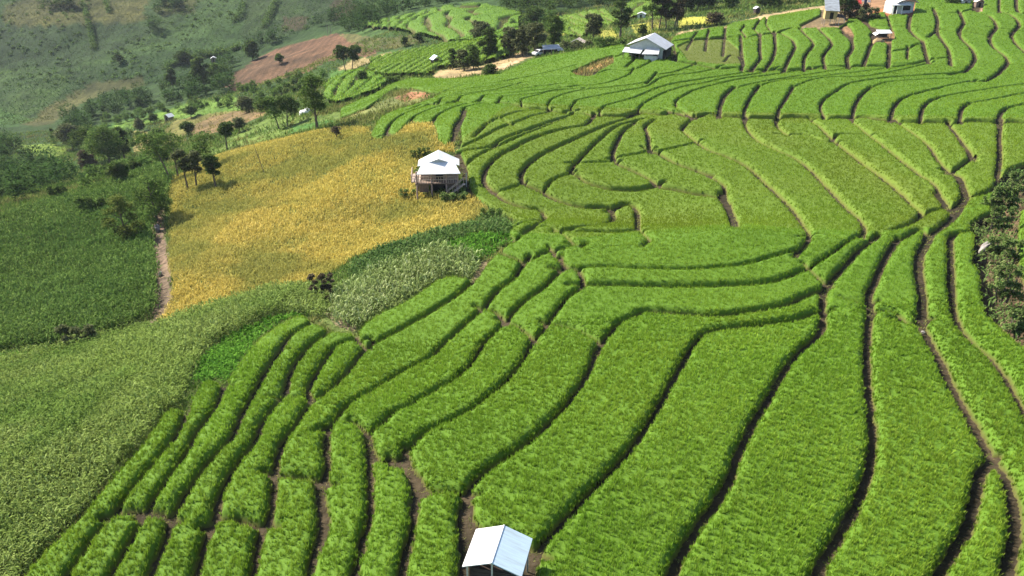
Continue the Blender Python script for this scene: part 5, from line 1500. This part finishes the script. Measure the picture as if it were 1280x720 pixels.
def shack():
    g = at(1038, 32); x, y, z = g; y += 1.2; z = float(H(x, y - 1))
    t = empty('shack', (x, y, z), math.radians(-8))
    tag(t, 'tall narrow shack with a steep grey roof and yellow bamboo wall', 'shack')
    MB().slab([(-1.7, -1.6, 3.5), (1.7, -1.6, 3.4), (1.7, 1.4, 5.7), (-1.7, 1.4, 5.8)], .07).build('roof_sheet', M['grey_sheet'], t)
    MB().box(-1.4, 1.4, -1.0, 1.2, 1.4, 3.6).build('wall', M['yellow_wood'], t)
    MB().prism([(-1.4, -.9, 3.6), (1.4, -.9, 3.6), (1.4, 1.2, 3.6), (-1.4, 1.2, 3.6)], [(-1.4, -.9, 3.9), (1.4, -.9, 3.9), (1.4, 1.2, 5.5), (-1.4, 1.2, 5.5)]).build('upper_wall', M['wood'], t)
    for px_, py_ in ((-1.35, -1.0), (1.35, -1.0), (0, -1.0), (-1.35, 1.1), (1.35, 1.1)): MB().bar((px_, py_, -.6), (px_, py_, 1.42), .08).build('post', M['wood_pale'], t)
    MB().box(-.3, .5, -1.06, -1.005, 1.5, 3.0).build('doorway', M['dark'], t)
    MB().slab([(1.2, -1.3, 2.0), (3.3, -1.2, 1.8), (3.3, .8, 2.3), (1.2, .8, 2.6)], .06).build('side_roof', M['wood_dark'], t)
    for px_ in (2.0, 3.2): MB().bar((px_, -1.1, -.6), (px_, -1.1, 1.9), .06).build('post', M['concrete'], t)
shack()

def shelter():
    g = at(1105, 51); x, y, z = g; y += 1.0; z = float(H(x, y))
    t = empty('tarpaulin_shelter', (x, y, z), math.radians(-3))
    tag(t, 'low shelter under a flat white tarpaulin in the upper terraces', 'shelter')
    MB().slab([(-1.5, -1.0, 1.45), (1.6, -.9, 1.55), (1.65, 1.1, 1.95), (-1.4, 1.1, 1.95)], .05).build('tarpaulin', M['white_sheet'], t)
    MB().slab([(-2.1, -1.1, 1.05), (-1.55, -1.1, 1.4), (-1.5, .6, 1.6), (-2.2, .6, 1.25)], .05).build('side_flap', M['white_cloth'], t)
    for px_, py_ in ((-1.35, -.85), (1.45, -.8), (-1.3, .95), (1.5, .95)): MB().bar((px_, py_, -.4), (px_, py_, 1.6), .06).build('post', M['wood'], t)
    MB().box(-1.2, 1.3, -.5, .9, .45, .55).build('platform', M['wood_dark'], t)
    MB().box(-1.2, 1.3, .85, .9, .5, 1.5).build('back_wall', M['wood_dark'], t)
    g = at(1097, 54); r = np.random.default_rng(5)
    V, fs = [], []
    bm = bmesh.new(); bmesh.ops.create_icosphere(bm, subdivisions=3, radius=1)
    for v in bm.verts:
        n = vnoise(np.array([v.co.x * 2 + 3]), np.array([v.co.y * 2 + v.co.z]), 3)[0]
        v.co = Vector((v.co.x * 1.3, v.co.y * 1.0, max(-.2, v.co.z) * 1.1)) * (.85 + .3 * n)
    me = bpy.data.meshes.new('straw_heap'); bm.to_mesh(me); bm.free(); me.materials.append(M['thatch'])
    o = link(bpy.data.objects.new('straw_heap', me)); o.location = (g[0], g[1], g[2])
    tag(o, 'brown rounded straw heap in front of the white tarpaulin', 'straw heap')
shelter()

def small_hut(name, px, py, w, roof, wall, label, h=1.9, rz=0.0, pitch=.3, posts=False):
    g = at(px, py); k = float(depth_of(g)) / F; W = w * k / 2
    t = empty(name, (g[0], g[1] + W * .5, float(H(g[0], g[1] + W * .5))), rz)
    tag(t, label, 'hut')
    L, R = MB(), MB(); gable(L, R, W, W * .85, h + W * pitch * 2, h, .06)
    L.build('roof_sheet', roof, t); R.build('roof_sheet', roof, t)
    a = W * .8
    if posts:
        for sx in (-a, a):
            for sy in (-a * .8, a * .8): MB().bar((sx, sy, -.5), (sx, sy, h + .1), .07).build('post', M['wood'], t)
        MB().box(-a, a, -a * .7, a * .75, .5, .6).build('floor', M['wood_dark'], t)
        MB().box(-a, a, a * .7, a * .75, .6, h).build('back_wall', M['wood'], t)
    else:
        MB().box(-a, a, -a * .8, a * .8, -.5, h).build('wall', wall, t)
        MB().box(-a * .3, a * .25, -a * .8 - .05, -a * .8 - .004, 0, h * .85).build('doorway', M['dark'], t)
    return t
small_hut('field_hut', 545, 83, 13, M['blue_and_skylit_sheet'], M['wood'], 'blue-white roofed hut alone among the pale strip terraces', 1.9, .5, .35, True)
small_hut('field_hut', 946, 18, 8, M['white_sheet'], M['wood_dark'], 'tiny white hut on the sandy path below the wood', 1.6, .3)
small_hut('field_hut', 802, 23, 11, M['white_sheet'], M['plaster'], 'far white hut on the yellow-green terraces', 1.4, -.3, .2)
small_hut('cabin', 211, 152, 11, M['white_sheet'], M['wood'], 'white-roofed cabin beside the bright valley strip', 1.9, -.5)
small_hut('cabin', 267, 78, 7, M['white_sheet'], M['wood'], 'tiny white-roofed hut on the far green hillside', 1.9, .2)
small_hut('thatched_hut', 723, 58, 18, M['beige'], M['thatch'], 'low beige-roofed hut half hidden in shrubs left of the farmhouse', 1.0, -.3, .25)
small_hut('cabin', 1206, 7, 14, M['blue_and_skylit_sheet'], M['plaster'], 'cabin with a pale blue roof at the top of the terraces', 1.2, .1)
small_hut('cabin', 1224, 9, 11, M['beige'], M['wood'], 'beige-roofed cabin right of the pale blue roof', 1.2, -.1)

def long_shed():
    g = at(688, 68); k = float(depth_of(g)) / F
    t = empty('shed', (g[0], g[1] + 1.5, float(H(g[0], g[1] + .5))), math.radians(6))
    tag(t, 'long low grey-roofed shed at the end of the earth path', 'shed')
    MB().slab([(-2.0, -1.2, 1.2), (2.6, -1.2, 1.25), (2.4, 1.5, 1.9), (-1.9, 1.5, 1.85)], .07).build('roof_sheet', M['grey_sheet'], t)
    MB().slab([(1.6, -1.5, .95), (3.2, -1.4, .95), (2.9, -.3, 1.5), (1.7, -.3, 1.5)], .06).build('side_roof', M['white_sheet'], t)
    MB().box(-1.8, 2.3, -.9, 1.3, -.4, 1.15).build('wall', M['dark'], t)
    for px_ in (-1.9, .2, 2.4): MB().bar((px_, -1.1, -.4), (px_, -1.1, 1.2), .06).build('post', M['wood_pale'], t)
    # the white car parked at its left end
    g = at(675, 70); t = empty('parked_car', (g[0], g[1] + .6, float(H(g[0], g[1] + .6)) + .05), math.radians(38))
    tag(t, 'white car parked at the left end of the long shed', 'car')
    prof = [(-2.0, .35), (-2.05, .75), (-1.9, .95), (-1.3, 1.02), (-.75, 1.45), (.7, 1.5), (1.45, 1.02), (1.95, .92), (2.05, .6), (2.0, .35)]
    MB().prism([(x_, -.82, z_) for x_, z_ in prof], [(x_, .82, z_) for x_, z_ in prof]).build('body', M['white_sheet'], t, .06)
    for s in (-1, 1):
        MB().prism([(-1.1, s * .825, 1.02), (1.2, s * .825, 1.02), (.6, s * .825, 1.40), (-.7, s * .825, 1.38)], [(-1.1, s * .835, 1.02), (1.2, s * .835, 1.02), (.6, s * .835, 1.40), (-.7, s * .835, 1.38)]).build('side_window', M['dark'], t)
        for wx in (-1.25, 1.3): MB().bar((wx, s * .66, .33), (wx, s * .86, .33), .33, n=14).build('wheel', M['dark'], t)
    MB().prism([(-1.34, -.66, 1.06), (-1.34, .66, 1.06), (-.80, .62, 1.43), (-.80, -.62, 1.43)], [(-1.36, -.66, 1.08), (-1.36, .66, 1.08), (-.82, .62, 1.45), (-.82, -.62, 1.45)]).build('windscreen', M['dark'], t)
long_shed()

def tent():
    g = at(382, 143); k = float(depth_of(g)) / F; W = 9 * k
    bm = bmesh.new(); bmesh.ops.create_icosphere(bm, subdivisions=3, radius=1)
    for v in bm.verts:
        v.co = Vector((v.co.x * W, v.co.y * W * .7, max(-.1, v.co.z) * W * (.72 + .12 * math.sin(v.co.x * 6)) ))
    me = bpy.data.meshes.new('tent'); bm.to_mesh(me); bm.free(); me.materials.append(M['white_cloth'])
    for p in me.polygons: p.use_smooth = True
    o = link(bpy.data.objects.new('tent', me)); o.location = (g[0], g[1] + W * .5, float(H(g[0], g[1] + W * .5))); o.rotation_euler = (0, math.radians(-8), .3)
    tag(o, 'rounded white tent left of the tallest lone tree', 'tent')
tent()

def poles():
    for px, py, top, r, lab, lean in ((331, 217, 178, .05, 'bare leaning pole standing in the golden field', -.13), (682, 66, 42, .07, 'pale upright pole beside the long grey-roofed shed', 0.), (659, 70, 54, .06, 'short pale pole in front of the grove', 0.), (410, 44, 31, .12, 'left one of two pale bare trunks on the brown hill', 0.), (413.5, 43, 29, .12, 'right one of two pale bare trunks on the brown hill', 0.)):
        g = at(px, py); h = (py - top) * float(depth_of(g)) / F
        mb = MB(); mb.bar((0, 0, -.3), (lean * h, 0, h * .55), r * 1.2, r); mb.bar((lean * h, 0, h * .54), (lean * 1.75 * h, 0, h), r, r * .6)
        o = mb.build('pole', M['bark_pale'] if r > .055 else M['bark']); o.location = g
        tag(o, lab, 'pole')
poles()

def cloths():
    g = at(1071, 16); z = g[2]
    t = empty('cloth_awning', (g[0], g[1] + .5, z + .4), 0)
    tag(t, 'red and white cloth awning on poles above the bank', 'awning')
    MB().slab([(-1.1, -.8, 1.7), (.9, -.6, 1.8), (.9, .6, 2.6), (-.7, .6, 2.7)], .05).build('red_cloth', M['red_cloth'], t)
    MB().slab([(-1.0, -.95, .75), (.3, -.95, .7), (.3, -.82, 1.6), (-1.0, -.82, 1.6)], .05).build('white_cloth', M['white_cloth'], t)
    for p in ((-.9, -.7), (.8, -.55), (-.6, .55), (.8, .55)): MB().bar((p[0], p[1], -.6), (p[0], p[1], 2.0), .05).build('pole', M['wood'], t)
    g = at(1081, 10); t = empty('clothes_line', (g[0], g[1] + .5, g[2] + .3), .2)
    tag(t, 'navy and white washing hung up right of the red awning', 'washing line')
    MB().bar((-1.2, 0, -.5), (-1.2, 0, 2.3), .05).build('pole', M['wood'], t); MB().bar((1.7, 0, -.5), (1.7, 0, 2.3), .05).build('pole', M['wood'], t); MB().bar((-1.2, 0, 2.2), (1.7, 0, 2.15), .02).build('line', M['wood_dark'], t)
    for x0, x1, z0, m in ((-1.0, -.4, 1.3, 'white_cloth'), (-.3, .5, .5, 'navy_cloth'), (.65, 1.5, 1.0, 'white_cloth')):
        MB().prism([(x0, -.06, z0), (x1, -.08, z0 + .05), (x1, -.03, z0 + .05), (x0, -.01, z0)], [(x0, -.03, 2.18), (x1, -.03, 2.17), (x1, .03, 2.17), (x0, .03, 2.18)]).build('washing', M[m], t)
cloths()

def rock(px, py, w, h, label, m='rock', tilt=0.0, name='rock'):
    g = at(px, py); k = float(depth_of(g)) / F
    bm = bmesh.new(); bmesh.ops.create_icosphere(bm, subdivisions=3, radius=1)
    for v in bm.verts:
        n = vnoise(np.array([v.co.x * 2.2 + px]), np.array([v.co.y * 2.2 + v.co.z * 1.7]), 7)[0]
        v.co = v.co * (.72 + .5 * n); v.co = Vector((v.co.x * w * k / 2, v.co.y * w * k / 2, v.co.z * h * k / 2))
    me = bpy.data.meshes.new(name); bm.to_mesh(me); bm.free(); me.materials.append(M[m])
    o = link(bpy.data.objects.new(name, me)); o.location = (g[0], g[1], g[2] + h * k * .3); o.rotation_euler = (.2, tilt, .5)
    tag(o, label, name.replace('_', ' '))
rock(1229, 316, 9, 20, 'pale upright rock at the head of the gully', tilt=.35)
rock(1154, 417, 6, 4, 'pale stone lying on the muddy path junction', tilt=.5)
rock(201, 345, 5, 8, 'pinkish stone on the lower dirt track', tilt=.2)
rock(197, 289, 8, 12, 'pinkish boulder at the upper dirt track', tilt=.1)
rock(1006, 38, 3, 5, 'small white stone on the bank left of the shack', tilt=.1)
rock(1278, 113, 5, 6, 'white stone at the dark hollow by the rice edge', tilt=.1)

# ------------------------------------------------------------------ camera, sun, sky, air
cam = bpy.data.cameras.new('camera'); co = link(bpy.data.objects.new('camera', cam))
cam.sensor_fit = 'HORIZONTAL'; cam.sensor_width = 36.0; cam.lens = 36.0 * F / 1280.0
cam.clip_start = .5; cam.clip_end = 9000
co.location = CAM; co.rotation_euler = (math.pi / 2 - PITCH, 0, 0)
SC.camera = co

EL = math.radians(41); AZ = math.radians(-60)          # from the left and beyond
sd = Vector((math.sin(AZ) * math.cos(EL), math.cos(AZ) * math.cos(EL), math.sin(EL)))
sun = bpy.data.lights.new('sun', 'SUN'); sun.energy = 4.6; sun.angle = math.radians(.6); sun.color = (1.0, .94, .82)
so = link(bpy.data.objects.new('sun', sun)); so.rotation_euler = sd.to_track_quat('Z', 'Y').to_euler(); so.location = (-60, 20, 80)

wd = bpy.data.worlds.new('World'); SC.world = wd; wd.use_nodes = True
nt = wd.node_tree; nt.nodes.clear()
sky = nt.nodes.new('ShaderNodeTexSky'); sky.sky_type = 'NISHITA'; sky.sun_disc = False
sky.sun_elevation = EL; sky.sun_rotation = AZ; sky.dust_density = 2.0; sky.altitude = 900
bg = nt.nodes.new('ShaderNodeBackground'); bg.inputs[1].default_value = .105
ow = nt.nodes.new('ShaderNodeOutputWorld')
nt.links.new(sky.outputs[0], bg.inputs[0]); nt.links.new(bg.outputs[0], ow.inputs[0])

vs = SC.view_settings
vs.view_transform = 'Standard'; vs.look = 'None'; vs.gamma = 1; vs.use_curve_mapping = False; vs.exposure = 1.42
def haze():
    m, n_, out = mat('air')
    v = N(n_, 'ShaderNodeVolumePrincipled'); v.inputs['Color'].default_value = (.80, .88, .97, 1)
    v.inputs['Density'].default_value = .00007; v.inputs['Anisotropy'].default_value = .2
    n_.links.new(v.outputs[0], out.inputs['Volume'])
    mb = MB(); mb.box(-6100, 6100, -6100, 6100, -140, 170)
    o = mb.build('haze', m); tag(o, 'thin bluish haze in the valley air', 'haze', kind='stuff')
haze()
